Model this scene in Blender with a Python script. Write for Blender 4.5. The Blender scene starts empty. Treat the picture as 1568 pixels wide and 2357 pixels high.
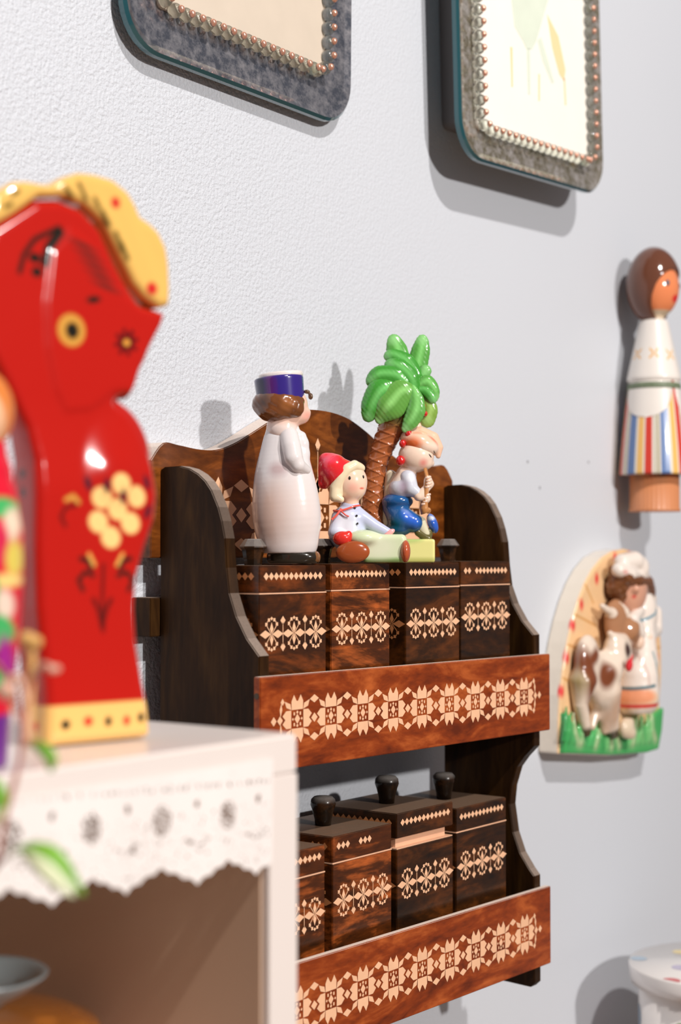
import bpy, bmesh, math, random
import numpy as np
from mathutils import Vector, Matrix, noise
random.seed(7); np.random.seed(7)
S = bpy.context.scene
COL = S.collection

# ------------------------------------------------------------------ camera, light, exposure
FPX, CX, CY = 3700.0, 784.0, 1178.5
ALPHA = math.radians(53.1797); PITCH = math.radians(1.5714)
fwd = Vector((math.sin(ALPHA)*math.cos(PITCH), math.cos(ALPHA)*math.cos(PITCH), math.sin(PITCH)))
rgt = Vector((math.cos(ALPHA), -math.sin(ALPHA), 0)); upv = rgt.cross(fwd)
CAM = Vector((-0.6824, -0.6563, 1.5))
cd = bpy.data.cameras.new('camera'); cam = bpy.data.objects.new('camera', cd); COL.objects.link(cam)
cam.location = CAM
cam.rotation_euler = Matrix((rgt, upv, -fwd)).transposed().to_euler()
cd.sensor_fit = 'HORIZONTAL'; cd.sensor_width = 24.0; cd.lens = FPX*24.0/1568.0
cd.clip_start = 0.02
cd.dof.use_dof = True; cd.dof.focus_distance = 1.0; cd.dof.aperture_fstop = 6.3
S.camera = cam
wd = bpy.data.worlds.new('world'); S.world = wd; wd.use_nodes = True
wd.node_tree.nodes['Background'].inputs[0].default_value = (0.95, 0.93, 1.0, 1)
wd.node_tree.nodes['Background'].inputs[1].default_value = 0.135
def lamp(name, loc, watts, col, r):
    l = bpy.data.lights.new(name, 'POINT'); l.energy = watts; l.color = col; l.shadow_soft_size = r
    o = bpy.data.objects.new(name, l); COL.objects.link(o); o.location = loc
lamp('room_lamp', (-0.20, -2.55, 2.28), 178, (1.0, 0.955, 0.915), 0.05)
lamp('ceiling_lamp', (-0.42, -1.85, 3.40), 205, (1.0, 0.95, 0.905), 0.036)
S.view_settings.view_transform = 'Standard'; S.view_settings.look = 'None'
S.view_settings.exposure = 0.0; S.view_settings.gamma = 1.0
S.view_settings.use_curve_mapping = False

W = 0.008            # the wall's surface
def ray(px, py): return fwd + rgt*((px-CX)/FPX) - upv*((py-CY)/FPX)
def onY(px, py, y):  # measured point of the photograph on a plane parallel to the wall
    d = ray(px, py); return CAM + d*((y-CAM.y)/d.y)

# ------------------------------------------------------------------ materials
def newmat(name):
    m = bpy.data.materials.new(name); m.use_nodes = True
    nt = m.node_tree; return m, nt, nt.nodes['Principled BSDF']
def pbr(name, col, rough=0.4, metal=0.0, coat=0.0, trans=0.0, ior=1.5, bump=0.0, bscale=200, var=0.0):
    m, nt, b = newmat(name)
    b.inputs['Base Color'].default_value = (*col, 1); b.inputs['Roughness'].default_value = rough
    b.inputs['Metallic'].default_value = metal; b.inputs['Coat Weight'].default_value = coat
    b.inputs['Coat Roughness'].default_value = 0.08
    b.inputs['Transmission Weight'].default_value = trans; b.inputs['IOR'].default_value = ior
    tc = nt.nodes.new('ShaderNodeTexCoord'); n = nt.nodes.new('ShaderNodeTexNoise')
    n.inputs['Scale'].default_value = bscale; n.inputs['Detail'].default_value = 4
    nt.links.new(tc.outputs['Object'], n.inputs['Vector'])
    if bump:
        bp = nt.nodes.new('ShaderNodeBump'); bp.inputs['Strength'].default_value = bump; bp.inputs['Distance'].default_value = 0.001
        nt.links.new(n.outputs['Fac'], bp.inputs['Height']); nt.links.new(bp.outputs['Normal'], b.inputs['Normal'])
    if var:
        mx = nt.nodes.new('ShaderNodeMix'); mx.data_type = 'RGBA'; mx.inputs[6].default_value = (*[c*(1-var) for c in col], 1)
        mx.inputs[7].default_value = (*[min(1, c*(1+var)) for c in col], 1)
        nt.links.new(n.outputs['Fac'], mx.inputs[0]); nt.links.new(mx.outputs[2], b.inputs['Base Color'])
    return m
def paintmat(name, rough=0.22, coat=0.6, sss=0.0, bump=0.0, bscale=300):
    m, nt, b = newmat(name)
    a = nt.nodes.new('ShaderNodeAttribute'); a.attribute_name = 'paint'
    nt.links.new(a.outputs['Color'], b.inputs['Base Color'])
    b.inputs['Roughness'].default_value = rough; b.inputs['Coat Weight'].default_value = coat
    b.inputs['Coat Roughness'].default_value = 0.06; b.inputs['Specular IOR Level'].default_value = 0.3
    if bump:
        tc = nt.nodes.new('ShaderNodeTexCoord'); n = nt.nodes.new('ShaderNodeTexNoise'); n.inputs['Scale'].default_value = bscale
        nt.links.new(tc.outputs['Object'], n.inputs['Vector'])
        bp = nt.nodes.new('ShaderNodeBump'); bp.inputs['Strength'].default_value = bump; bp.inputs['Distance'].default_value = 0.001
        nt.links.new(n.outputs['Fac'], bp.inputs['Height']); nt.links.new(bp.outputs['Normal'], b.inputs['Normal'])
    return m
def wood(name, c0, c1, c2, rough=0.35, stretch=(14, 30, 48), dust=0.9, dustcol=(0.50, 0.43, 0.37), flare=0.22, coat=0.12, spec=0.28):
    m, nt, b = newmat(name); N = nt.nodes; L = nt.links
    tc = N.new('ShaderNodeTexCoord'); mp = N.new('ShaderNodeMapping'); mp.inputs['Scale'].default_value = stretch
    L.new(tc.outputs['Object'], mp.inputs['Vector'])
    oi = N.new('ShaderNodeObjectInfo'); wv = N.new('ShaderNodeMath'); wv.operation = 'MULTIPLY'; wv.inputs[1].default_value = 40; L.new(oi.outputs['Random'], wv.inputs[0])
    n1 = N.new('ShaderNodeTexNoise'); n1.noise_dimensions = '4D'; n1.inputs['Scale'].default_value = 1.0; n1.inputs['Detail'].default_value = 6; n1.inputs['Distortion'].default_value = 1.6; n1.inputs['Roughness'].default_value = 0.6
    L.new(mp.outputs[0], n1.inputs['Vector']); L.new(wv.outputs[0], n1.inputs['W'])
    n2 = N.new('ShaderNodeTexNoise'); n2.inputs['Scale'].default_value = 7; n2.inputs['Detail'].default_value = 5
    L.new(mp.outputs[0], n2.inputs['Vector'])
    cr = N.new('ShaderNodeValToRGB'); e = cr.color_ramp.elements
    e[0].position = 0.36; e[0].color = (*c0, 1); e[1].position = 0.66; e[1].color = (*c2, 1)
    x = e.new(0.5); x.color = (*c1, 1)
    mm = N.new('ShaderNodeMath'); mm.operation = 'MULTIPLY_ADD'; mm.inputs[1].default_value = flare; 
    L.new(n2.outputs['Fac'], mm.inputs[0])
    m2 = N.new('ShaderNodeMath'); m2.operation = 'MULTIPLY'; m2.inputs[1].default_value = 1-flare; L.new(n1.outputs['Fac'], m2.inputs[0])
    L.new(m2.outputs[0], mm.inputs[2]); L.new(mm.outputs[0], cr.inputs[0])
    out = cr.outputs[0]
    if dust:     # household dust lying on surfaces that face up
        g = N.new('ShaderNodeNewGeometry'); sp = N.new('ShaderNodeSeparateXYZ'); L.new(g.outputs['Normal'], sp.inputs[0])
        mr = N.new('ShaderNodeMapRange'); mr.inputs[1].default_value = 0.1; mr.inputs[2].default_value = 0.8; mr.inputs[4].default_value = dust
        L.new(sp.outputs['Z'], mr.inputs[0])
        n3 = N.new('ShaderNodeTexNoise'); n3.inputs['Scale'].default_value = 900; L.new(tc.outputs['Object'], n3.inputs['Vector'])
        q = N.new('ShaderNodeMath'); q.operation = 'MULTIPLY_ADD'; q.inputs[1].default_value = 0.5; q.inputs[2].default_value = 0.72; L.new(n3.outputs['Fac'], q.inputs[0])
        q2 = N.new('ShaderNodeMath'); q2.operation = 'MULTIPLY'; q2.use_clamp = True; L.new(mr.outputs[0], q2.inputs[0]); L.new(q.outputs[0], q2.inputs[1])
        mx = N.new('ShaderNodeMix'); mx.data_type = 'RGBA'; mx.inputs[7].default_value = (*dustcol, 1)
        L.new(q2.outputs[0], mx.inputs[0]); L.new(out, mx.inputs[6]); out = mx.outputs[2]
        ra = N.new('ShaderNodeMath'); ra.operation = 'MULTIPLY_ADD'; ra.inputs[1].default_value = 0.5; ra.inputs[2].default_value = rough
        L.new(q2.outputs[0], ra.inputs[0]); L.new(ra.outputs[0], b.inputs['Roughness'])
    else: b.inputs['Roughness'].default_value = rough
    L.new(out, b.inputs['Base Color']); b.inputs['Coat Weight'].default_value = coat; b.inputs['Coat Roughness'].default_value = 0.15; b.inputs['Specular IOR Level'].default_value = spec
    bp = N.new('ShaderNodeBump'); bp.inputs['Strength'].default_value = 0.25; bp.inputs['Distance'].default_value = 0.0004
    L.new(n2.outputs['Fac'], bp.inputs['Height']); L.new(bp.outputs['Normal'], b.inputs['Normal'])
    return m
def wallmat():
    m, nt, b = newmat('wall_paint'); N = nt.nodes; L = nt.links
    tc = N.new('ShaderNodeTexCoord')
    n0 = N.new('ShaderNodeTexNoise'); n0.inputs['Scale'].default_value = 3.5; L.new(tc.outputs['Object'], n0.inputs['Vector'])
    mx = N.new('ShaderNodeMix'); mx.data_type = 'RGBA'; mx.inputs[6].default_value = (0.61, 0.635, 0.685, 1); mx.inputs[7].default_value = (0.635, 0.66, 0.705, 1)
    L.new(n0.outputs['Fac'], mx.inputs[0])
    prev = mx.outputs[2]
    for px, py in ((1355, 1064), (1215, 1063), (1243, 1123)):      # small nail holes
        p = onY(px, py, W); d = N.new('ShaderNodeVectorMath'); d.operation = 'DISTANCE'; d.inputs[1].default_value = p
        L.new(tc.outputs['Object'], d.inputs[0])
        c = N.new('ShaderNodeMath'); c.operation = 'LESS_THAN'; c.inputs[1].default_value = 0.0013; L.new(d.outputs['Value'], c.inputs[0])
        k = N.new('ShaderNodeMix'); k.data_type = 'RGBA'; k.inputs[7].default_value = (0.25, 0.25, 0.28, 1)
        L.new(c.outputs[0], k.inputs[0]); L.new(prev, k.inputs[6]); prev = k.outputs[2]
    L.new(prev, b.inputs['Base Color'])
    b.inputs['Roughness'].default_value = 0.42; b.inputs['Specular IOR Level'].default_value = 0.42
    mp = N.new('ShaderNodeMapping'); mp.inputs['Scale'].default_value = (1, 1, 1); L.new(tc.outputs['Object'], mp.inputs['Vector'])
    n1 = N.new('ShaderNodeTexNoise'); n1.inputs['Scale'].default_value = 460; n1.inputs['Detail'].default_value = 3; n1.inputs['Roughness'].default_value = 0.6
    L.new(mp.outputs[0], n1.inputs['Vector'])
    v = N.new('ShaderNodeTexVoronoi'); v.inputs['Scale'].default_value = 380; L.new(mp.outputs[0], v.inputs['Vector'])
    ms = N.new('ShaderNodeMapping'); ms.inputs['Scale'].default_value = (700, 1, 9); L.new(tc.outputs['Object'], ms.inputs['Vector'])
    n2 = N.new('ShaderNodeTexNoise'); n2.inputs['Scale'].default_value = 1.0; n2.inputs['Detail'].default_value = 2; L.new(ms.outputs[0], n2.inputs['Vector'])
    a1 = N.new('ShaderNodeMath'); a1.operation = 'MULTIPLY_ADD'; a1.inputs[1].default_value = -0.35; L.new(v.outputs['Distance'], a1.inputs[0]); L.new(n1.outputs['Fac'], a1.inputs[2])
    a2 = N.new('ShaderNodeMath'); a2.operation = 'MULTIPLY_ADD'; a2.inputs[1].default_value = 0.22; L.new(n2.outputs['Fac'], a2.inputs[0]); L.new(a1.outputs[0], a2.inputs[2])
    # the plaster bump is strongest at the left and fades to the right
    sp = N.new('ShaderNodeSeparateXYZ'); L.new(tc.outputs['Object'], sp.inputs[0])
    mr = N.new('ShaderNodeMapRange'); mr.inputs[1].default_value = 0.42; mr.inputs[2].default_value = 0.02; mr.inputs[3].default_value = 0.10; mr.inputs[4].default_value = 1.0
    L.new(sp.outputs['X'], mr.inputs[0])
    bp = N.new('ShaderNodeBump'); bp.inputs['Distance'].default_value = 0.0011
    L.new(mr.outputs[0], bp.inputs['Strength']); L.new(a2.outputs[0], bp.inputs['Height']); L.new(bp.outputs['Normal'], b.inputs['Normal'])
    return m

M = {}
M['wall'] = wallmat()
M['floor'] = wood('floor_wood', (0.20, 0.12, 0.06), (0.30, 0.18, 0.10), (0.40, 0.26, 0.15), dust=0)
M['side'] = wood('dark_wood', (0.015, 0.006, 0.002), (0.028, 0.011, 0.003), (0.056, 0.024, 0.006), stretch=(50, 50, 8), rough=0.42, dust=0.85, dustcol=(0.36, 0.28, 0.23), spec=0.12, coat=0.0)
M['panel'] = wood('red_brown_wood', (0.115, 0.017, 0.003), (0.25, 0.039, 0.005), (0.47, 0.105, 0.020), rough=0.38, dust=1.0, dustcol=(0.85, 0.70, 0.60))
M['board'] = wood('warm_brown_wood', (0.070, 0.018, 0.003), (0.140, 0.036, 0.005), (0.30, 0.085, 0.013), rough=0.30, dust=1.0, dustcol=(0.80, 0.68, 0.60), coat=0.2)
M['boxes'] = [wood('box_wood_a', (0.018, 0.007, 0.004), (0.055, 0.016, 0.004), (0.20, 0.045, 0.008), rough=0.27, dustcol=(0.20, 0.125, 0.080), coat=0.25),
              wood('box_wood_b', (0.022, 0.008, 0.003), (0.080, 0.020, 0.004), (0.46, 0.105, 0.02), rough=0.25, stretch=(12, 30, 52), dustcol=(0.20, 0.125, 0.080), coat=0.25),
              wood('box_wood_c', (0.013, 0.006, 0.003), (0.036, 0.012, 0.003), (0.125, 0.034, 0.006), rough=0.3, dustcol=(0.20, 0.125, 0.080), coat=0.25)]
M['knob'] = wood('knob_wood', (0.005, 0.0025, 0.0015), (0.011, 0.005, 0.002), (0.060, 0.022, 0.006), stretch=(40, 40, 40), rough=0.22, dust=0.55, dustcol=(0.42, 0.38, 0.35), coat=0.2)
M['inlay'] = pbr('straw_inlay', (0.86, 0.50, 0.30), 0.38, var=0.12, bscale=120)
M['inlay2'] = pbr('shaded_straw_inlay', (0.62, 0.24, 0.09), 0.38, var=0.12, bscale=120)  # darker copy of the straw inlay, for the boxes' shaded left sides
M['rawwood'] = pbr('raw_wood', (0.80, 0.45, 0.28), 0.6, var=0.1, bscale=80)
M['white'] = pbr('white_lacquer', (0.76, 0.68, 0.635), 0.35, coat=0.2)
M['inner'] = pbr('shaded_inside_tan', (0.62, 0.43, 0.30), 0.6)  # cabinet inside: the warm shade on white panels is put into this tan
M['ceramic'] = paintmat('painted_ceramic', 0.22, 0.8)
M['lacquer'] = paintmat('painted_wood', 0.14, 0.6, bump=0.16, bscale=45)
M['relief'] = paintmat('painted_relief', 0.25, 0.6, bump=0.3, bscale=180)

# ------------------------------------------------------------------ mesh helpers
class MB:
    def __init__(s): s.v = []; s.f = []; s.m = []; s.s = []
    def add(s, vs, fs, mat=0, smooth=False):
        o = len(s.v); s.v += [tuple(v) for v in vs]
        for f in fs: s.f.append([i+o for i in f]); s.m.append(mat); s.s.append(smooth)
    def bm(s, bm, mat=0, smooth=False):
        bm.verts.index_update(); s.add([v.co[:] for v in bm.verts], [[v.index for v in f.verts] for f in bm.faces], mat, smooth); bm.free()
    def box(s, x0, x1, y0, y1, z0, z1, mat=0, bev=0.0005):
        bm = bmesh.new(); bmesh.ops.create_cube(bm, size=1)
        for v in bm.verts: v.co = Vector(((x0+x1)/2+v.co.x*(x1-x0), (y0+y1)/2+v.co.y*(y1-y0), (z0+z1)/2+v.co.z*(z1-z0)))
        if bev: bmesh.ops.bevel(bm, geom=bm.edges[:], offset=bev, segments=2, affect='EDGES')
        s.bm(bm, mat)
    def prism(s, pts, fn, a, b, mat=0, bev=0.0006, smooth=False):
        bm = bmesh.new(); A = [bm.verts.new(fn(p, a)) for p in pts]; B = [bm.verts.new(fn(p, b)) for p in pts]
        n = len(pts); f1 = bm.faces.new(A); f2 = bm.faces.new(B[::-1])
        for i in range(n): bm.faces.new((A[i], B[i], B[(i+1) % n], A[(i+1) % n]))
        bmesh.ops.recalc_face_normals(bm, faces=bm.faces[:])
        if bev: bmesh.ops.bevel(bm, geom=list(f1.edges)+list(f2.edges), offset=bev, segments=2, affect='EDGES')
        s.bm(bm, mat, smooth)
    def poly(s, pts, mat=0): s.add(pts, [list(range(len(pts)))], mat)
    def lathe(s, prof, c=(0, 0, 0), n=32, mat=0, smooth=True, matfn=None, cap=True):
        vs = []; fs = []; ms = []
        for r, z in prof:
            for k in range(n):
                a = 2*math.pi*k/n; vs.append((c[0]+r*math.cos(a), c[1]+r*math.sin(a), c[2]+z))
        o = len(s.v); s.v += vs
        for i in range(len(prof)-1):
            for k in range(n):
                s.f.append([o+i*n+k, o+i*n+(k+1) % n, o+(i+1)*n+(k+1) % n, o+(i+1)*n+k])
                s.m.append(matfn(2*math.pi*(k+.5)/n, (prof[i][1]+prof[i+1][1])/2) if matfn else mat); s.s.append(smooth)
        if cap:
            for i, rev in ((0, True), (len(prof)-1, False)):
                if prof[i][0] > 1e-6:
                    r = [o+i*n+k for k in range(n)]; s.f.append(r[::-1] if rev else r)
                    s.m.append(matfn(0, prof[i][1]) if matfn else mat); s.s.append(False)
    def tube(s, pts, rad, n=10, mat=0):
        pts = [Vector(p) for p in pts]; N = len(pts); rads = rad if isinstance(rad, (list, tuple)) else [rad]*N
        vs = []; up = Vector((0.13, 0.31, 0.94))
        for i, p in enumerate(pts):
            t = (pts[min(i+1, N-1)]-pts[max(i-1, 0)]).normalized(); a = t.cross(up).normalized(); b = t.cross(a)
            for k in range(n):
                q = 2*math.pi*k/n; vs.append(p+(a*math.cos(q)+b*math.sin(q))*rads[i])
        fs = [[i*n+k, i*n+(k+1) % n, (i+1)*n+(k+1) % n, (i+1)*n+k] for i in range(N-1) for k in range(n)]
        fs += [list(range(n))[::-1], [(N-1)*n+k for k in range(n)]]
        s.add(vs, fs, mat, True)
    def ball(s, c, r, mat=0, u=16, v=10):
        r = r if isinstance(r, (tuple, list)) else (r, r, r)
        bm = bmesh.new(); bmesh.ops.create_uvsphere(bm, u_segments=u, v_segments=v, radius=1)
        for q in bm.verts: q.co = Vector((c[0]+q.co.x*r[0], c[1]+q.co.y*r[1], c[2]+q.co.z*r[2]))
        s.bm(bm, mat, True)
    def build(s, name, mats, parent=None, org=(0, 0, 0)):
        me = bpy.data.meshes.new(name); ox, oy, oz = org
        me.from_pydata([(x-ox, y-oy, z-oz) for x, y, z in s.v], [], s.f)
        for m in (mats if isinstance(mats, (list, tuple)) else [mats]): me.materials.append(m)
        me.polygons.foreach_set('material_index', s.m); me.polygons.foreach_set('use_smooth', s.s)
        bm = bmesh.new(); bm.from_mesh(me); bmesh.ops.recalc_face_normals(bm, faces=bm.faces[:]); bm.to_mesh(me); bm.free()
        o = bpy.data.objects.new(name, me); COL.objects.link(o)
        if parent: o.parent = parent
        else: o.location = org
        return o
def empty(name, loc, label, cat, group=None, rz=0, ry=0):
    o = bpy.data.objects.new(name, None); COL.objects.link(o); o.location = loc; o.rotation_euler = (0, ry, rz)
    o.empty_display_size = 0.02; o['label'] = label; o['category'] = cat
    if group: o['group'] = group
    return o
def tag(o, label, cat, group=None, kind=None):
    o['label'] = label; o['category'] = cat
    if group: o['group'] = group
    if kind: o['kind'] = kind
    return o
def struct(mb, name, mat): o = mb.build(name, mat); o['kind'] = 'structure'; return o
def smoothpts(pts, n=6):
    out = []; P = [Vector(p) for p in pts]; P = [P[0]]+P+[P[-1]]
    for i in range(1, len(P)-2):
        a, b, c, d = P[i-1:i+3]
        for k in range(n):
            t = k/n; out.append(0.5*((2*b)+(c-a)*t+(2*a-5*b+4*c-d)*t*t+(3*b-a-3*c+d)*t**3))
    out.append(P[-2]); return out

# ------------------------------------------------------------------ solid modelling: distance fields meshed as one smooth skin
def E(c, r, col=None, tilt=0):
    c = np.array(c, float); r = np.array(r if hasattr(r, '__len__') else (r, r, r), float); ct, st = math.cos(tilt), math.sin(tilt)
    def f(x, y, z):
        X, Y, Z = x-c[0], y-c[1], z-c[2]
        if tilt: X, Z = X*ct+Z*st, -X*st+Z*ct
        k0 = np.sqrt((X/r[0])**2+(Y/r[1])**2+(Z/r[2])**2)
        k1 = np.sqrt((X/r[0]**2)**2+(Y/r[1]**2)**2+(Z/r[2]**2)**2)+1e-9
        return np.where(k0 < 1e-3, -r.min(), k0*(k0-1)/k1)
    f.bb = (c-r.max(), c+r.max()); f.col = col; return f
def C(pts, col=None, sy=1.0):      # chain of round cones, points (x,y,z,r)
    P = np.array(pts, float); y0 = P[:, 1].mean()
    def f(x, y, z):
        yy = y0+(y-y0)/sy; d = None
        for i in range(len(P)-1):
            a, b = P[i], P[i+1]; ab = b[:3]-a[:3]; L = (ab**2).sum()+1e-9
            h = np.clip(((x-a[0])*ab[0]+(yy-a[1])*ab[1]+(z-a[2])*ab[2])/L, 0, 1)
            q = np.sqrt((x-a[0]-ab[0]*h)**2+(yy-a[1]-ab[1]*h)**2+(z-a[2]-ab[2]*h)**2)-(a[3]+(b[3]-a[3])*h)
            d = q if d is None else np.minimum(d, q)
        return d*min(1, sy)
    rr = P[:, 3:4]*max(1, sy); f.bb = ((P[:, :3]-rr).min(0), (P[:, :3]+rr).max(0)); f.col = col; return f
def B(c, hs, rnd=3, col=None, tilt=0):
    c = np.array(c, float); hs = np.array(hs, float)-rnd; ct, st = math.cos(tilt), math.sin(tilt)
    def f(x, y, z):
        X, Y, Z = x-c[0], y-c[1], z-c[2]
        if tilt: X, Z = X*ct+Z*st, -X*st+Z*ct
        a, b_, g = np.abs(X)-hs[0], np.abs(Y)-hs[1], np.abs(Z)-hs[2]
        return np.sqrt(np.maximum(a, 0)**2+np.maximum(b_, 0)**2+np.maximum(g, 0)**2)+np.minimum(np.maximum(a, np.maximum(b_, g)), 0)-rnd
    m = np.linalg.norm(hs)+rnd; f.bb = (c-m, c+m); f.col = col; return f
def CYL(c, r, hh, rnd=3, col=None, tilt=0, sy=1.0, flare=0.0):
    c = np.array(c, float); ct, st = math.cos(tilt), math.sin(tilt)
    def f(x, y, z):
        X, Y, Z = x-c[0], (y-c[1])/sy, z-c[2]
        if tilt: X, Z = X*ct+Z*st, -X*st+Z*ct
        a = np.sqrt(X*X+Y*Y)-(r-rnd+flare*Z); g = np.abs(Z)-(hh-rnd)
        return (np.sqrt(np.maximum(a, 0)**2+np.maximum(g, 0)**2)+np.minimum(np.maximum(a, g), 0)-rnd)*min(1, sy)
    m = max(r*max(1, sy), hh)*1.25; f.bb = (c-m, c+m); f.col = col; return f
def POLY(pts, y0, hy, rnd=4, col=None):   # polygon in x,z with thickness in y
    P = np.array(pts, float)
    def f(x, y, z):
        X, Z = np.broadcast_arrays(x, z); sh = X.shape
        d = np.full(sh, 1e9); s = np.ones(sh); n = len(P)
        for i in range(n):
            a, b = P[i], P[i-1]; ex, ez = b[0]-a[0], b[1]-a[1]; wx, wz = X-a[0], Z-a[1]
            h = np.clip((wx*ex+wz*ez)/(ex*ex+ez*ez+1e-9), 0, 1)
            d = np.minimum(d, (wx-ex*h)**2+(wz-ez*h)**2)
            c1 = Z >= a[1]; c2 = Z < b[1]; c3 = ex*wz > ez*wx
            s = np.where((c1 & c2 & c3) | (~c1 & ~c2 & ~c3), -s, s)
        d2 = s*np.sqrt(d)+rnd; g = np.abs(y-y0)-(hy-rnd)
        return np.sqrt(np.maximum(d2, 0)**2+np.maximum(g, 0)**2)+np.minimum(np.maximum(d2, g), 0)-rnd
    f.bb = (np.array([P[:, 0].min(), y0-hy, P[:, 1].min()]), np.array([P[:, 0].max(), y0+hy, P[:, 1].max()])); f.col = col; return f
def snets(F, xs, ys, zs):
    ins = F < 0; nx, ny, nz = F.shape
    def sub(A, i, j, k): return A[i:nx-1+i, j:ny-1+j, k:nz-1+k]
    cnt = sum(sub(ins, i, j, k).astype(np.int8) for i in (0, 1) for j in (0, 1) for k in (0, 1))
    mask = (cnt > 0) & (cnt < 8); I, J, K = np.nonzero(mask)
    acc = np.zeros((len(I), 3)); num = np.zeros(len(I))
    for ax in range(3):
        for p in (0, 1):
            for q in (0, 1):
                o = [0, 0, 0]; oth = [t for t in range(3) if t != ax]; o[oth[0]] = p; o[oth[1]] = q; e = list(o); e[ax] = 1
                f0 = F[I+o[0], J+o[1], K+o[2]]; f1 = F[I+e[0], J+e[1], K+e[2]]
                cr = (f0 < 0) != (f1 < 0); t = np.where(cr, f0/np.where(cr, f0-f1, 1), 0)
                pos = np.zeros((len(I), 3)); pos[:] = o; pos[:, ax] = t
                acc += pos*cr[:, None]; num += cr
    loc = acc/num[:, None]; h = xs[1]-xs[0]
    V = np.stack([xs[I], ys[J], zs[K]], 1)+loc*h
    idx = -np.ones(mask.shape, int); idx[I, J, K] = np.arange(len(I)); Q = []
    for ax in range(3):
        sl0 = [slice(None)]*3; sl1 = [slice(None)]*3; sl0[ax] = slice(0, -1); sl1[ax] = slice(1, None)
        a, b = ins[tuple(sl0)], ins[tuple(sl1)]; cr = a != b
        i, j, k = np.nonzero(cr); p = np.stack([i, j, k], 1); oth = [t for t in range(3) if t != ax]
        ok = (p[:, oth[0]] > 0) & (p[:, oth[1]] > 0) & (p[:, oth[0]] < F.shape[oth[0]]-1) & (p[:, oth[1]] < F.shape[oth[1]]-1); p = p[ok]
        fl = a[p[:, 0], p[:, 1], p[:, 2]]
        def cell(u, v):
            c = p.copy(); c[:, oth[0]] -= u; c[:, oth[1]] -= v; return idx[c[:, 0], c[:, 1], c[:, 2]]
        q = np.stack([cell(1, 1), cell(0, 1), cell(0, 0), cell(1, 0)], 1)
        if ax == 1: fl = ~fl
        q[~fl] = q[~fl][:, ::-1]; Q.append(q)
    Q = np.concatenate(Q); return V, Q[(Q >= 0).all(1)]
def sculpt(name, prims, mat, parent, scale, col=(0.8, 0.8, 0.8), k=5.0, h=2.2, paints=(), cuts=(), warp=None, modify=None, label=None, relax=2, colk=0):
    lo = np.min([p.bb[0] for p in prims], 0)-3*h-k; hi = np.max([p.bb[1] for p in prims], 0)+3*h+k
    xs, ys, zs = [np.arange(lo[i], hi[i]+h, h) for i in range(3)]
    x, y, z = xs[:, None, None], ys[None, :, None], zs[None, None, :]
    D = None
    for p in prims:
        d = np.broadcast_to(p(x, y, z), (len(xs), len(ys), len(zs)))
        if D is None: D = d.copy(); continue
        if k > 0:
            t = np.clip(0.5+0.5*(D-d)/k, 0, 1); D = D*(1-t)+d*t-k*t*(1-t)
        else: D = np.minimum(D, d)
    if modify: D = D+modify(x, y, z)
    for c in cuts: D = np.maximum(D, c(x, y, z))
    V, Q = snets(D, xs, ys, zs)
    if relax:
        e = np.concatenate([Q[:, [0, 1]], Q[:, [1, 2]], Q[:, [2, 3]], Q[:, [3, 0]]])
        for _ in range(relax):
            a = np.zeros_like(V); n = np.zeros(len(V)); np.add.at(a, e[:, 0], V[e[:, 1]]); np.add.at(a, e[:, 1], V[e[:, 0]])
            np.add.at(n, e[:, 0], 1); np.add.at(n, e[:, 1], 1); V = V*0.5+0.5*a/np.maximum(n, 1)[:, None]
    cols = np.ones((len(V), 4)); cols[:, :3] = col
    X, Y, Z = V[:, 0], V[:, 1], V[:, 2]
    if any(p.col is not None for p in prims):
        ds = np.stack([p(X, Y, Z) for p in prims]); am = ds.argmin(0)
        pc = np.array([p.col if p.col is not None else col for p in prims]); cols[:, :3] = pc[am]
        if colk:
            w = np.exp(-(ds-ds.min(0))/colk); w /= w.sum(0); cols[:, :3] = (w[:, :, None]*pc[:, None, :]).sum(0)
    for fn, pcx, soft in paints:
        m = np.clip(0.5-fn(X, Y, Z)/soft, 0, 1)[:, None]; cols[:, :3] = cols[:, :3]*(1-m)+np.array(pcx)*m
    me = bpy.data.meshes.new(name); V = V*scale
    me.vertices.add(len(V)); me.vertices.foreach_set('co', V.astype(np.float32).ravel())
    me.loops.add(len(Q)*4); me.loops.foreach_set('vertex_index', Q.astype(np.int32).ravel())
    me.polygons.add(len(Q)); me.polygons.foreach_set('loop_start', np.arange(0, len(Q)*4, 4, dtype=np.int32))
    me.update(calc_edges=True); me.validate()
    me.polygons.foreach_set('use_smooth', np.ones(len(me.polygons), bool))
    at = me.color_attributes.new('paint', 'FLOAT_COLOR', 'POINT'); at.data.foreach_set('color', cols.astype(np.float32).ravel())
    me.materials.append(mat)
    bm = bmesh.new(); bm.from_mesh(me); bmesh.ops.recalc_face_normals(bm, faces=bm.faces[:]); bm.to_mesh(me); bm.free()
    o = bpy.data.objects.new(name, me); COL.objects.link(o); o.parent = parent
    if label: o['label'] = label
    return o

# ================================================================== THE ROOM
w = MB(); w.box(-2.5, 3.0, W, W+0.12, 0, 2.8, bev=0); struct(w, 'wall_back', M['wall'])
w = MB(); w.box(-2.5, 3.0, -3.0, W+0.12, -0.05, 0, bev=0); struct(w, 'floor', M['floor'])

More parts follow.
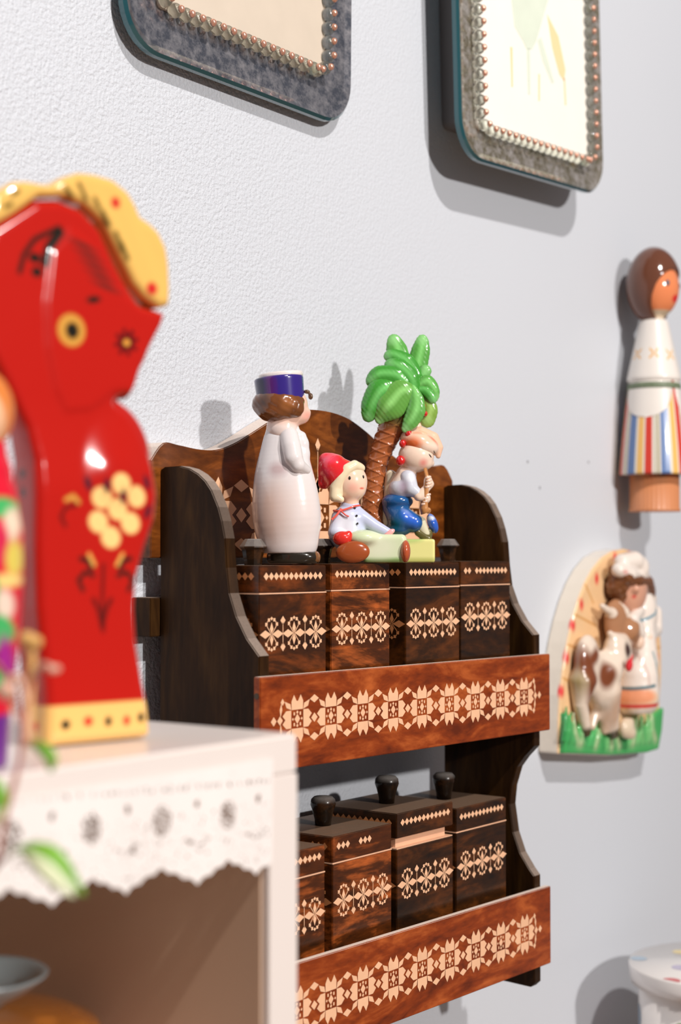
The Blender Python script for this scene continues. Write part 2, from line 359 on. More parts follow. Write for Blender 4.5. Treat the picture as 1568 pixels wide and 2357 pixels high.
# ================================================================== THE SPICE RACK
rack = empty('spice_rack', (0.165, W, 1.197), 'dark brown wooden two tier spice rack with inlaid front rails, hung on the wall', 'rack')
RO = tuple(rack.location)
side_front = [(-0.0825, 1.4330), (-0.0825, 1.4442), (-0.0734, 1.4538), (-0.0657, 1.466), (-0.0605, 1.4790), (-0.0585, 1.4934), (-0.0572, 1.5101), (-0.0548, 1.5200), (-0.0520, 1.5280), (-0.0466, 1.538), (-0.0420, 1.5433), (-0.0366, 1.5474), (-0.030, 1.5506), (-0.0222, 1.5524), (-0.0101, 1.5521), (-0.007, 1.5505)]
side_low = [(-0.007, 1.197), (-0.0600, 1.197), (-0.0790, 1.1962), (-0.0825, 1.1995), (-0.0825, 1.2744), (-0.0785, 1.2790), (-0.0710, 1.2895), (-0.0655, 1.3035), (-0.0625, 1.3230), (-0.0640, 1.3364), (-0.0685, 1.3500), (-0.0745, 1.3577), (-0.0825, 1.3657)]
for xl, nm in ((0.0085, 'left'), (0.312, 'right')):
    m = MB(); m.prism(side_low+side_front, lambda p, a: (a, p[0], p[1]), xl, xl+0.009)
    o = m.build('side_panel', M['side'], rack, RO)
# back boards
bt = [onY(px, py, -0.007) for px, py in ((350, 1055), (383, 1018), (430, 1024), (480, 1030), (540, 1018), (600, 985), (660, 957), (700, 946), (745, 942), (800, 962), (850, 1002))]
prof = [(p.x, p.z) for p in bt]
xc = 0.1625
left = [(0.0005, 1.5560), (0.0110, 1.5665), (0.0250, 1.5660), (0.0420, 1.5645), (0.0580, 1.5650), (0.0740, 1.5695), (0.0920, 1.5775), (0.1100, 1.5860), (0.1290, 1.5930), (0.1460, 1.5960), (0.1625, 1.5968)]
top = left+[(2*xc-x, z) for x, z in left[-2::-1]]
tops = [(v.x, v.y) for v in smoothpts([(x, z, 0) for x, z in top], 4)]
m = MB(); m.prism([(0.325, 1.499), (0.0005, 1.499)]+tops, lambda p, a: (p[0], a, p[1]), -0.007, W)
# ---- inlay drawing
def motif(m, put, cx, cz, u, mat=0, ends='', mat2=None):   # u = half side of the centre square
    if mat2 is None: mat2 = mat
    P = lambda pts, mt=mat: m.poly([put(cx+x*u, cz+z*u) for x, z in pts], mt)
    for sg in (1, -1):
        P([(-1.02, 1.05*sg), (1.02, 1.05*sg), (1.06, 2.0*sg), (0.62, 2.72*sg), (0.12, 2.02*sg), (-0.12, 2.02*sg), (-0.6, 2.72*sg), (-1.06, 2.0*sg)])
        P([(1.1*sg, 1.0), (2.0*sg, 1.0), (2.65*sg, 0.45), (2.15*sg, 0.0), (2.65*sg, -0.45), (2.0*sg, -1.0), (1.1*sg, -1.0)])
        P([(0, 0.55*sg), (0.22, 0.74*sg), (0, 0.96*sg), (-0.22, 0.74*sg)])
        for s2 in (1, -1):
            P([(0.42*sg, 0.42*s2), (0.68*sg, 0.42*s2), (0.68*sg, 0.78*s2), (0.42*sg, 0.78*s2)], mat2)
            P([(1.08*sg, 1.06*s2), (1.95*sg, 1.34*s2), (2.28*sg, 2.08*s2), (1.24*sg, 1.72*s2)])
        P([(0.62*sg, 0), (0.8*sg, 0.18), (0.98*sg, 0), (0.8*sg, -0.18)])
    P([(0, 0.58), (0.5, 0), (0, -0.58), (-0.5, 0)])
def link(m, put, cx, cz, u, mat=0):
    P = lambda pts: m.poly([put(cx+x*u, cz+z*u) for x, z in pts], mat)
    P([(0, 0.54), (0.60, 0), (0, -0.54), (-0.60, 0)])
    for sg in (1, -1): P([(0, 1.68*sg), (0.84, 2.14*sg), (0, 2.62*sg), (-0.84, 2.14*sg)])
def fin(m, put, cx, cz, u, sx, mat=0):
    P = lambda pts: m.poly([put(cx+x*u*sx, cz+z*u) for x, z in pts], mat)
    for sg in (1, -1):
        P([(2.3, 2.0*sg), (2.65, 2.45*sg), (3.0, 2.0*sg), (2.65, 1.65*sg)])
        P([(2.85, 1.95*sg), (3.15, 1.2*sg), (3.0, 0.35*sg), (2.7, 1.2*sg)])
    for q in (3.1, 4.2): P([(q, 0.52), (q+0.5, 0), (q, -0.52), (q-0.5, 0)])
def flower(m, put, cx, cz, hx, vz, mat=0):     # hx, vz = unit lengths across and up
    P = lambda pts: m.poly([put(cx+x*hx, cz+z*vz) for x, z in pts], mat)
    for s in (1, -1):
        P([(0.06*s, 0), (0.55*s, 0.26), (1.02*s, 0), (0.55*s, -0.26)])
        P([(0, 0.04*s), (0.16, 0.32*s), (0, 0.74*s), (-0.16, 0.32*s)])
        P([(0, 1.08*s), (0.12, 0.97*s), (0, 0.84*s), (-0.12, 0.97*s)])
        for q in (1, -1):
            P([(0.02*q, 0.03*s), (0.42*q, 0.56*s), (0.46*q, 0.52*s), (0.06*q, 0.0)])
            P([(0.36*q, 0.5*s), (0.56*q, 0.5*s), (0.56*q, 0.72*s), (0.36*q, 0.72*s)])
            P([(0.14*q, 0.78*s), (0.33*q, 0.78*s), (0.33*q, 0.98*s), (0.14*q, 0.98*s)])
            P([(0.33*q, 0.74*s), (0.4*q, 0.74*s), (0.4*q, 0.8*s), (0.33*q, 0.8*s)])
def stem(m, put, cx, cz, hx, vz, mat=0):
    P = lambda pts: m.poly([put(cx+x*hx, cz+z*vz) for x, z in pts], mat)
    P([(-0.025, -0.7), (0.025, -0.7), (0.025, 0.7), (-0.025, 0.7)])
    for s in (1, -1): P([(0, 0.55*s), (0.23, 0.82*s), (0, 1.1*s), (-0.23, 0.82*s)])
bput = lambda s, t: (s, -0.00725, t)
bu = 0.0085
for i in range(5):
    cx = xc+(i-2)*0.054
    motif(m, bput, cx, 1.5255, bu, 1, mat2=1)
    if i < 4: link(m, bput, cx+0.027, 1.5255, bu, 1)
stem(m, bput, xc-0.003, 1.5600, 0.012, 0.0165, 1)
m.poly([bput(xc-0.003+x*0.0045, 1.5465+z*0.006) for x, z in ((0, 1), (1, 0), (0, -1), (-1, 0))], 1)
m.build('back_board', [M['board'], M['inlay']], rack, RO)
for z in (1.453, 1.289):
    m = MB(); m.box(0.0005, 0.3245, -0.0068, W, z, z+0.0228); m.build('wall_rail', M['side'], rack, RO)
for z in (1.3815, 1.2175):
    m = MB(); m.box(0.0175, 0.312, -0.0825, -0.007, z, z+0.0045, bev=0.0003); m.build('shelf', M['side'], rack, RO)
# front rails with the inlaid star row
for (zt0, zt1, zb0, zb1, zc0, zc1) in ((1.4331, 1.4304, 1.3803, 1.3763, 1.4076, 1.4022), (1.2700, 1.2659, 1.2160, 1.2115, 1.2430, 1.2385)):
    m = MB(); bm = bmesh.new(); X0, X1 = 0.0034, 0.3266
    vs = [bm.verts.new(v) for v in ((X0, -0.0875, zb0), (X1, -0.0875, zb1), (X1, -0.0875, zt1), (X0, -0.0875, zt0), (X0, -0.0826, zb0), (X1, -0.0826, zb1), (X1, -0.0826, zt1), (X0, -0.0826, zt0))]
    for f in ((0, 1, 2, 3), (7, 6, 5, 4), (0, 4, 5, 1), (1, 5, 6, 2), (2, 6, 7, 3), (3, 7, 4, 0)): bm.faces.new([vs[i] for i in f])
    bmesh.ops.bevel(bm, geom=bm.edges[:], offset=0.0005, segments=2, affect='EDGES'); m.bm(bm)
    put = lambda s, t: (s, -0.08768, t)
    u = 0.00505; n = 9; pit = 0.0317
    for i in range(n):
        cx = 0.0362+i*pit; cz = zc0+(zc1-zc0)*i/(n-1)
        motif(m, put, cx, cz, u, 1)
        if i < n-1: link(m, put, cx+pit/2, cz+(zc1-zc0)/16, u, 1)
    fin(m, put, 0.0362, zc0, u, -1, 1); fin(m, put, 0.0362+8*pit, zc1, u, 1, 1)
    m.build('front_rail', [M['panel'], M['inlay']], rack, RO)
m = MB(); m.lathe([(0.0, 0.0), (0.0019, 0.0), (0.0019, 0.0006), (0.0, 0.0006)], n=14)
nm = pbr('nail_metal', (0.10, 0.07, 0.05), 0.35, metal=0.8)
for z in (1.4225, 1.2590):
    pins = MB(); pins.add([(0.0034-v[2]*0.6, -0.0850+v[0]*0.9, z+v[1]*0.9) for v in m.v], m.f); pins.build('nail_head', nm, rack, RO)

# ---- spice boxes
knob_prof = [(0.0, 0.0), (0.0052, 0.0), (0.0056, 0.0035), (0.0068, 0.0092), (0.0082, 0.0105), (0.0081, 0.0112), (0.0052, 0.0152), (0.0046, 0.0156), (0.0, 0.0157)]
knob_low = [(0.0, 0.0), (0.0050, 0.0), (0.0054, 0.004), (0.0070, 0.0100), (0.0080, 0.0128), (0.0076, 0.0160), (0.0058, 0.0178), (0.0, 0.0184)]
def spice_box(x0, x1, yf, ztop, zbot, mi, label, knob=True, lift=0.0, dep=0.0615, cz=None, low=False, miss=(), dx=0.0, rot=0.0):
    w_ = x1-x0; org = ((x0+x1)/2, yf+dep/2, zbot); seam = ztop-lift-0.0160
    r = empty('spice_box', org, label, 'spice box', 'inlaid spice boxes in the wooden rack', rz=rot)
    bw = M['boxes'][mi]; cz = cz or ztop-lift-0.0393
    b = MB(); b.box(x0, x1, yf, yf+dep, zbot, seam-0.0003)
    front = lambda s, t: (s, yf-0.00018, t); left_ = lambda s, t: (x0-0.00018, s, t)
    hx = w_/6.05; vz = 0.0093
    for i in range(3):
        flower(b, front, x0+w_*(0.175+0.33*i), cz, hx, vz, 1)
        flower(b, left_, yf+dep*(0.175+0.33*i), cz, dep/6.05, vz, 2)
        if i < 2:
            stem(b, front, x0+w_*(0.34+0.33*i), cz, hx, vz, 1); stem(b, left_, yf+dep*(0.34+0.33*i), cz, dep/6.05, vz, 2)
    b.build('box_body', [bw, M['inlay'], M['inlay2']], r, org)
    c = MB(); c.box(x0+0.004, x1-0.004, yf+0.004, yf+dep-0.004, seam-0.004, seam+lift+0.0005, 1, bev=0)
    if lift: c.box(x0+0.0003, x1-0.0003, yf+0.0003, yf+dep-0.0003, seam-0.0005, seam+0.0001, 1, bev=0)
    else: c.box(x0-0.00012, x1+0.00012, yf-0.00012, yf+dep, seam-0.0004, seam+0.0003, 1, bev=0)
    c.build('inner_rim', [bw, M['rawwood']], r, org)
    l = MB(); l.box(x0+dx, x1+dx, yf, yf+dep, seam+lift+0.0004, ztop)
    nd = 12; zc = ztop-0.0062
    for i in range(nd):
        if i in miss: continue
        for put, c0, ln, mt in ((lambda s, t: front(s+dx, t), x0, w_, 1), (lambda s, t: (left_(s, t)[0]+dx, s, t), yf, dep, 2)):
            q = c0+ln*(0.06+0.88*(i+.5)/nd); hw = ln*0.88/nd*0.5
            l.poly([put(q, zc+0.0023), put(q+hw, zc), put(q, zc-0.0023), put(q-hw, zc)], mt)
    lo = l.build('lid', [bw, M['inlay'], M['inlay2']], r, org)
    if knob:
        k = MB(); k.lathe(knob_low if low else knob_prof, ((x0+x1)/2+dx, yf+dep/2, ztop), n=24 if low else 8, smooth=low)
        k.build('knob', M['knob'], lo, org)
    return r
YF = -0.0725
spice_box(0.0205, 0.0830, YF, 1.4946, 1.3860, 0, 'leftmost spice box on the upper tier, directly below the white coated figurine')
spice_box(0.0879, 0.1492, YF, 1.4953, 1.3860, 1, 'upper tier spice box with bright orange grain flares, under the seated figurine')
spice_box(0.1670, 0.2306, YF, 1.4958, 1.3860, 2, 'brown upper tier spice box under the palm figurine, right of the dark gap', knob=False)
spice_box(0.2321, 0.2965, YF, 1.4963, 1.3860, 2, 'rightmost spice box on the upper tier, its knob beside the palm figurine', cz=1.4588, miss=(2,))
spice_box(0.0210, 0.0819, YF, 1.3285, 1.2220, 1, 'lower tier spice box half hidden behind the white cabinet corner', low=True)
spice_box(0.0895, 0.1510, YF, 1.3318, 1.2220, 1, 'lower tier spice box with chipped gaps in its lid diamonds', low=True, miss=(3, 4, 8, 9, 10, 11))
spice_box(0.1568, 0.2222, YF, 1.3370, 1.2220, 2, 'lower tier spice box with its lid raised, pale wood showing in the gap', low=True, lift=0.0062)
spice_box(0.2262, 0.2905, YF, 1.3316, 1.2220, 2, 'rightmost spice box on the lower tier, beside the curved side panel', low=True)

# ================================================================== FIGURINES ON THE RACK
RZ = -ALPHA
def fig(name, pxc, pyb, D, zbase, label, cat):
    d = ray(pxc, 1280); p = CAM+d*D
    r = empty(name, (p.x, p.y, zbase), label, cat, rz=RZ)
    return r, D/FPX, (lambda px, py, dep=0: (px-pxc, dep, pyb-py)), (lambda px, py, dep, rad: (px-pxc, dep, pyb-py, rad))
WHT = (0.74, 0.69, 0.69); SKIN = (0.86, 0.56, 0.44); BRN = (0.16, 0.05, 0.015)
# ---- sailor in the long white coat
r, s, P, R = fig('sailor_figurine', 672, 1297, 0.966, 1.4954, 'tall ceramic figurine in a long white coat and navy blue cap, seen from behind', 'figurine')
cer = M['ceramic']
cy_ = np.linspace(990, 1240, 26); cr_ = np.interp(cy_, *zip(*[(990, 35), (1005, 44), (1030, 50), (1060, 59), (1100, 69), (1140, 76), (1180, 80), (1210, 78), (1240, 68)])); cr_ = np.convolve(np.pad(cr_, 2, 'edge'), np.ones(5)/5, 'valid')
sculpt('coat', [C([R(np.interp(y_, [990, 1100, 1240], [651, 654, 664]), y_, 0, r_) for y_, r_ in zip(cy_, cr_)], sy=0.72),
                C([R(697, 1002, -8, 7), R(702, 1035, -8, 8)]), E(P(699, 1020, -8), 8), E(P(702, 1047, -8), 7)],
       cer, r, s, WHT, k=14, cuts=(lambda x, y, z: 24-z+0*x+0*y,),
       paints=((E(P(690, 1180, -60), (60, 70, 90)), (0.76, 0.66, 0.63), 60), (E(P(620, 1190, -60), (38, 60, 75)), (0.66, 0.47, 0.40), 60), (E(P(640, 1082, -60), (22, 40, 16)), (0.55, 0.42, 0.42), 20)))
sculpt('sleeve', [C([R(666, 1006, -22, 23), R(672, 1030, -36, 23), R(677, 1056, -44, 22), R(686, 1072, -44, 18), R(704, 1082, -24, 12)])], cer, r, s, (0.76, 0.70, 0.69), k=5)
sculpt('trouser_base', [CYL((2, 0, 14), 60, 13, 8, sy=0.72), E(P(724, 1282, 0), (14, 26, 14), (0.22, 0.09, 0.03)), E(P(700, 1282, -22), (28, 18, 13))], cer, r, s, (0.022, 0.016, 0.010), k=6)
sculpt('neck', [C([R(650, 985, 0, 37), R(652, 970, 0, 35), R(665, 950, 0, 34)]), E(P(668, 932, 4), (41, 40, 44)), E(P(693, 957, 0), (20, 20, 18)), E(P(706, 948, 0), (9, 10, 9))], cer, r, s, SKIN, k=8,
       paints=((E(P(655, 990, -30), (45, 50, 14)), (0.82, 0.66, 0.60), 12), (E(P(704, 955, -10), (11, 12, 10)), (0.85, 0.36, 0.28), 14)))
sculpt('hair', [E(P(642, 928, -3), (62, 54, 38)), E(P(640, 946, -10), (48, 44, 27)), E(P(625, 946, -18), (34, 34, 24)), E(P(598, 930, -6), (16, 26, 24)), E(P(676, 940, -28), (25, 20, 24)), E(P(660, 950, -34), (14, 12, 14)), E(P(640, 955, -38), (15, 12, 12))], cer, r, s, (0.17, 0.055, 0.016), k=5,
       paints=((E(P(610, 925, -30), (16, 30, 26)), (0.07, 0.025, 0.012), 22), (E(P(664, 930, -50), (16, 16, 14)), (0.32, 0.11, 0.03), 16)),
       modify=lambda x, y, z: 0.9*np.sin(x*0.26+z*0.12)*np.sin(z*0.22-y*0.2))
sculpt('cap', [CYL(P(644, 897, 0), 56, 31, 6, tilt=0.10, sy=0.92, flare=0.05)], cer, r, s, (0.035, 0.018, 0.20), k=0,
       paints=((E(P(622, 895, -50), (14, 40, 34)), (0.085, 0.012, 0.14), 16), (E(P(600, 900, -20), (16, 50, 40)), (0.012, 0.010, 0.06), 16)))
sculpt('cap_top', [CYL(P(646, 863, 0), 52, 6, 3, tilt=0.10, sy=0.92)], cer, r, s, (0.82, 0.74, 0.70), k=0)
sculpt('cap_pompom', [E(P(715, 911, 0), (6, 6, 8)), E(P(706, 900, 0), (8, 6, 5))], cer, r, s, (0.12, 0.06, 0.03), k=3)

# ---- seated boy in the red cap
r, s, P, R = fig('seated_boy_figurine', 850, 1292, 1.010, 1.4957, 'small seated ceramic boy with red pointed hat, blond hair and pale blue smock', 'figurine')
hc = (0.88, 0.74, 0.50)
sculpt('head', [E(P(806, 1107, 0), (40, 38, 46)), E(P(822, 1126, -6), (17, 20, 17)), E(P(834, 1101, 0), (7, 6, 6)), C([R(806, 1148, 0, 19), R(808, 1165, 0, 20)])], cer, r, s, (0.90, 0.62, 0.46), k=8,
       paints=((E(P(812, 1120, -30), (12, 20, 10)), (0.92, 0.50, 0.38), 12), (E(P(830, 1121, -16), (8, 14, 3.4)), (0.75, 0.10, 0.06), 3)))
sculpt('hair', [C([R(832, 1074, -6, 9), R(816, 1068, -22, 12), R(799, 1078, -28, 13), R(783, 1098, -30, 13), R(772, 1120, -28, 13), R(771, 1140, -28, 13), R(785, 1147, -32, 8)]), E(P(782, 1118, 2), (22, 36, 32)), E(P(816, 1072, 4), (22, 32, 15))], cer, r, s, hc, k=5)
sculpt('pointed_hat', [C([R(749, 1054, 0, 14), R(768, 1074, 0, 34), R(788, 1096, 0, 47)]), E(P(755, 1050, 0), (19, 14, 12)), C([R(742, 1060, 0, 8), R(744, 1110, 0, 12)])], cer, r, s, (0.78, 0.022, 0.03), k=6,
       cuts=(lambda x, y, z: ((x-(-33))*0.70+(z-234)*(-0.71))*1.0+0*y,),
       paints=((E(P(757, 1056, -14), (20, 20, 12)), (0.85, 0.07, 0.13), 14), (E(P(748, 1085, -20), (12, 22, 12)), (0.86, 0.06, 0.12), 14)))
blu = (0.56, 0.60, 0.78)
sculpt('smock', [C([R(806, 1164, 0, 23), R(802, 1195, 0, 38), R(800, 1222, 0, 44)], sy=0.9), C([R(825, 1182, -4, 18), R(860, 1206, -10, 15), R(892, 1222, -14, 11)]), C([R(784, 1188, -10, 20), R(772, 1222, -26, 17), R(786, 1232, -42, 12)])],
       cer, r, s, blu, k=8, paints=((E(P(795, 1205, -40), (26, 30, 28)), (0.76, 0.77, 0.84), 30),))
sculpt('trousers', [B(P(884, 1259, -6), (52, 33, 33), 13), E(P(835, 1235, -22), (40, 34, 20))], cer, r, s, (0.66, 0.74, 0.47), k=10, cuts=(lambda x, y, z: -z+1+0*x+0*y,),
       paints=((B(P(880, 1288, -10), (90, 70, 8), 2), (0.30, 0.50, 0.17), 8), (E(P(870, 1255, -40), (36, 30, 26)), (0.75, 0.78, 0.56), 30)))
sculpt('mitten', [E(P(788, 1236, -44), (22, 17, 17)), E(P(803, 1228, -46), (8, 8, 10))], cer, r, s, (0.72, 0.03, 0.02), k=4)
sculpt('hand', [E(P(895, 1223, -18), (16, 9, 7), tilt=0.5)], cer, r, s, (0.90, 0.42, 0.42), k=0)
sculpt('shoe_sole', [E(P(812, 1267, -52), (39, 14, 25.5), tilt=0.05)], cer, r, s, (0.36, 0.075, 0.018), k=0)
sculpt('shoe_sole', [E(P(932, 1265, -30), (12, 24, 26))], cer, r, s, (0.48, 0.09, 0.03), k=0)
m = MB(); q = lambda px, py, d: Vector(P(px, py, d))*s
m.tube(smoothpts([q(768, 1172, -16), q(782, 1173, -30), q(800, 1168, -30), q(816, 1162, -24), q(828, 1160, -8)]), 2.4*s)
m.tube(smoothpts([q(786, 1168, -33), q(774, 1184, -38), q(764, 1193, -38)]), [2.6*s]*12+[3.6*s]); m.tube(smoothpts([q(784, 1172, -34), q(795, 1182, -38), q(803, 1186, -37)]), 1.8*s)
m.build('neck_tie', pbr('coral_glaze', (0.85, 0.12, 0.09), 0.25, coat=0.6), r)
blk = pbr('black_glaze', (0.012, 0.010, 0.012), 0.15, coat=0.6)
for px, py, d in ((817, 1166, -22), (821, 1184, -31), (823, 1202, -34)):
    m = MB(); m.ball(q(px, py, d), 2.6*s); m.build('button', blk, r)
for px, py, d in ((805, 1098, -38), (836, 1095, -23)):
    m = MB(); m.ball(q(px, py, d), (2.6*s, 2*s, 4.2*s)); m.build('eye', blk, r)

# ---- palm tree with the flute player
r, s, P, R = fig('palm_tree_figurine', 930, 1290, 1.062, 1.4960, 'ceramic palm tree figurine with a small flute player sitting under green leaves', 'figurine')
sculpt('base', [B(P(930, 1264, 4), (70, 38, 27), 5)], cer, r, s, (0.82, 0.78, 0.30), k=0, paints=((B(P(930, 1287, 0), (90, 60, 7), 2), (0.55, 0.55, 0.16), 7), (E(P(915, 1238, -20), (60, 40, 10)), (0.50, 0.62, 0.20), 10)))
def ridges(x, y, z):
    th = np.arctan2(y-20, x+62-(0.0009*(z-40)**2)); a = np.sin(th*3+z*0.14); b = np.sin(th*3-z*0.14)
    return -2.6*np.exp(-(np.minimum(np.abs(a), np.abs(b))/0.22)**2)
sculpt('trunk', [C([R(880, 1262, 22, 30), R(868, 1215, 22, 27), R(860, 1165, 22, 25), R(860, 1110, 20, 24), R(872, 1050, 16, 23), R(892, 1000, 12, 27), R(916, 955, 8, 34), R(935, 915, 6, 26)])],
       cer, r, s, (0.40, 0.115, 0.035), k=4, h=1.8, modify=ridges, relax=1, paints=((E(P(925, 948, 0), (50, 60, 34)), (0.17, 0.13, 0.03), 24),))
G1, G2, G3 = (0.055, 0.30, 0.035), (0.10, 0.36, 0.06), (0.22, 0.38, 0.06)
leaves = [([(938, 888, 5, 14), (926, 838, 5, 21), (914, 800, 5, 20), (907, 777, 4, 12)], G2, 0.6),
          ([(956, 880, 14, 12), (962, 835, 18, 20), (970, 800, 18, 18), (974, 775, 18, 11)], G2, 0.6),
          ([(958, 892, -6, 11), (952, 860, -8, 17), (935, 832, -8, 19), (905, 815, -4, 14), (893, 816, -2, 8)], G1, 0.8),
          ([(952, 895, -16, 11), (942, 866, -18, 19), (918, 845, -18, 19), (900, 838, -14, 13)], G1, 0.8),
          ([(938, 888, -18, 12), (912, 866, -24, 19), (875, 862, -24, 19), (856, 874, -20, 12)], G1, 0.8),
          ([(900, 890, -28, 14), (876, 902, -30, 27), (858, 930, -26, 22), (848, 955, -22, 12)], G1, 0.7),
          ([(940, 900, -30, 14), (920, 905, -36, 26), (900, 928, -36, 30), (880, 952, -28, 15), (872, 966, -24, 7)], (0.13, 0.36, 0.06), 0.6),
          ([(950, 893, -34, 7), (957, 918, -40, 14), (956, 944, -38, 18), (945, 968, -34, 15), (932, 986, -28, 7)], (0.13, 0.40, 0.08), 0.6),
          ([(962, 888, -8, 10), (982, 878, -10, 16), (998, 896, -8, 12), (1002, 914, -4, 6)], G2, 0.8),
          ([(962, 896, -14, 8), (980, 898, -16, 11), (994, 914, -14, 9), (998, 920, -10, 5)], G1, 0.8),
          ([(966, 902, -6, 8), (982, 915, -6, 13), (990, 940, -4, 15), (984, 962, 0, 15)], G3, 0.7),
          ([(968, 872, 6, 12), (980, 848, 6, 12)], G2, 0.8)]
for pts, cc, sy in leaves:
    sp = np.array(smoothpts([(a, b, c) for a, b, c, d in pts], 4)); rr = np.interp(np.linspace(0, 1, len(sp)), np.linspace(0, 1, len(pts)), [d for *_, d in pts])
    mid = pts[len(pts)//2]
    # grooves running out from the mid vein of each leaf
    def vein(x, y, z, sp=sp): 
        return 0.2*np.sin((x*0.75+z*0.6)*0.8)
    li = tuple(min(1, c*1.7+0.10) for c in cc)
    sculpt('leaf', [C([R(a[0], a[1], a[2], q_) for a, q_ in zip(sp, rr*1.24)], sy=sy*0.72)], cer, r, s, cc, k=0, modify=vein, relax=1, h=2.0,
           paints=((C([R(a[0]+2, a[1]-5, a[2]-q_*sy*0.9, max(2, q_*0.25)) for a, q_ in zip(sp, rr)]), li, 12),
                   (E(P(pts[-1][0], pts[-1][1], pts[-1][2]), 12), tuple(min(1, c*1.4+0.16) for c in cc), 14)))
red = pbr('red_glaze', (0.60, 0.012, 0.012), 0.12, coat=0.9)
q = lambda px, py, d: Vector(P(px, py, d))*s
for px, py, d, rad in ((975, 931, -14, 5), (979, 949, -14, 5.5), (921, 1058, -34, 10.5), (926, 1019, -32, 8), (940, 997, -30, 8.5)):
    m = MB(); m.ball(q(px, py, d), (rad*s, rad*s, rad*1.15*s)); m.build('red_berry', red, r)
fl = (0.88, 0.66, 0.52)
sculpt('body', [E(P(958, 1046, -10), (41, 36, 38)), E(P(978, 1064, -14), (17, 18, 14)), E(P(994, 1063, -10), (6, 6, 6)), C([R(935, 1090, -4, 24), R(926, 1120, -4, 30)]),
                C([R(990, 1112, -30, 8), R(962, 1140, -36, 11)]), C([R(900, 1090, 10, 13), R(898, 1160, 10, 16), R(892, 1230, 10, 16)], (0.78, 0.68, 0.50)),
                E(P(984, 1106, -32), (10, 10, 15)), E(P(978, 1144, -34), (12, 11, 13)), C([R(965, 1200, -14, 16), R(978, 1224, -14, 11)], (0.70, 0.66, 0.46))],
       cer, r, s, fl, k=6, h=1.8, paints=((E(P(972, 1062, -34), (9, 12, 9)), (0.88, 0.34, 0.28), 10), (E(P(925, 1120, -20), (24, 40, 24)), (0.78, 0.72, 0.66), 14)))
for px, py in ((984, 1094), (986, 1101), (987, 1108), (987, 1115), (974, 1141), (978, 1146), (981, 1151), (985, 1138)):
    pass
m = MB()
for px, py in ((990, 1095), (992, 1102), (992, 1109), (990, 1116), (989, 1135), (988, 1142), (985, 1149), (981, 1155)):
    a = q(px, py, -38); b = q(px-13, py+4, -42); m.tube([a, (a+b)/2-Vector((0, 1.2*s, 0)), b], [2.6*s, 3.6*s, 3.0*s], 8)
m.build('finger', pbr('skin_glaze', (0.90, 0.62, 0.48), 0.25, coat=0.6), r)
sculpt('turban', [E(P(966, 1016, -8), (47, 39, 29), tilt=-0.4), C([R(942, 1000, -10, 14), R(968, 991, -6, 14), R(998, 1003, -4, 13), R(1011, 1026, -4, 10), R(1009, 1046, -6, 6)], (0.88, 0.55, 0.38)), E(P(958, 975, 0), (13, 12, 12), (0.9, 0.6, 0.45))], cer, r, s, (0.88, 0.56, 0.40), k=4, h=1.8,
       paints=((E(P(945, 1020, -40), (22, 22, 14)), (0.82, 0.17, 0.04), 16), (C([R(952, 992, -40, 3), R(985, 992, -38, 3), R(1004, 1022, -24, 3)]), (0.78, 0.12, 0.04), 9), (E(P(990, 1030, -30), (22, 26, 13)), (0.92, 0.70, 0.56), 10)))
sculpt('smock', [C([R(938, 1096, -18, 19), R(944, 1122, -26, 18), R(958, 1132, -32, 13)]), E(P(924, 1122, -6), (30, 32, 26))], cer, r, s, (0.62, 0.64, 0.72), k=6, paints=((E(P(928, 1120, -30), (12, 20, 18)), (0.42, 0.34, 0.42), 14), (E(P(945, 1096, -38), (10, 12, 8)), (0.80, 0.80, 0.84), 10)))
sculpt('trousers', [C([R(905, 1165, -4, 24), R(922, 1190, -12, 32), R(952, 1200, -18, 22)]), E(P(915, 1150, -4), (36, 34, 20)), E(P(915, 1215, 0), (32, 34, 16))], cer, r, s, (0.012, 0.09, 0.27), k=8,
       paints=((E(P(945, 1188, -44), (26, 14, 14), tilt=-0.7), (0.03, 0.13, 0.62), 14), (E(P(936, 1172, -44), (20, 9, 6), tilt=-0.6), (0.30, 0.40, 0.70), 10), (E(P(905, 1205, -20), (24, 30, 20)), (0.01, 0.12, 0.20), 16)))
sculpt('trousers', [E(P(996, 1201, 2), (12, 22, 24), tilt=0.35)], cer, r, s, (0.03, 0.12, 0.55), k=0, paints=((E(P(990, 1188, -16), (12, 10, 5)), (0.7, 0.75, 0.85), 6),))
sculpt('shoe', [C([R(962, 1222, -20, 9), R(984, 1236, -16, 10)]), E(P(988, 1224, -6), (8, 10, 14))], cer, r, s, (0.13, 0.11, 0.03), k=4)
m = MB(); m.tube([q(978, 1076, -30), q(982, 1100, -38), q(977, 1140, -38), q(974, 1165, -34), q(979, 1176, -32)], [4.5*s, 5*s, 7*s, 10*s, 13*s], 14); m.ball(q(984, 1172, -32), 7*s)
m.build('flute', pbr('tan_glaze', (0.55, 0.24, 0.08), 0.25, coat=0.6), r)
m = MB(); m.tube(smoothpts([q(987, 1030, -38), q(996, 1034, -32), q(1001, 1042, -25)]), 0.9*s, 6); m.build('eyebrow', blk, r)
m = MB(); m.tube(smoothpts([q(982, 1041, -36), q(988, 1046, -34), q(991, 1050, -30)]), 1.7*s, 6); m.build('eye', blk, r)

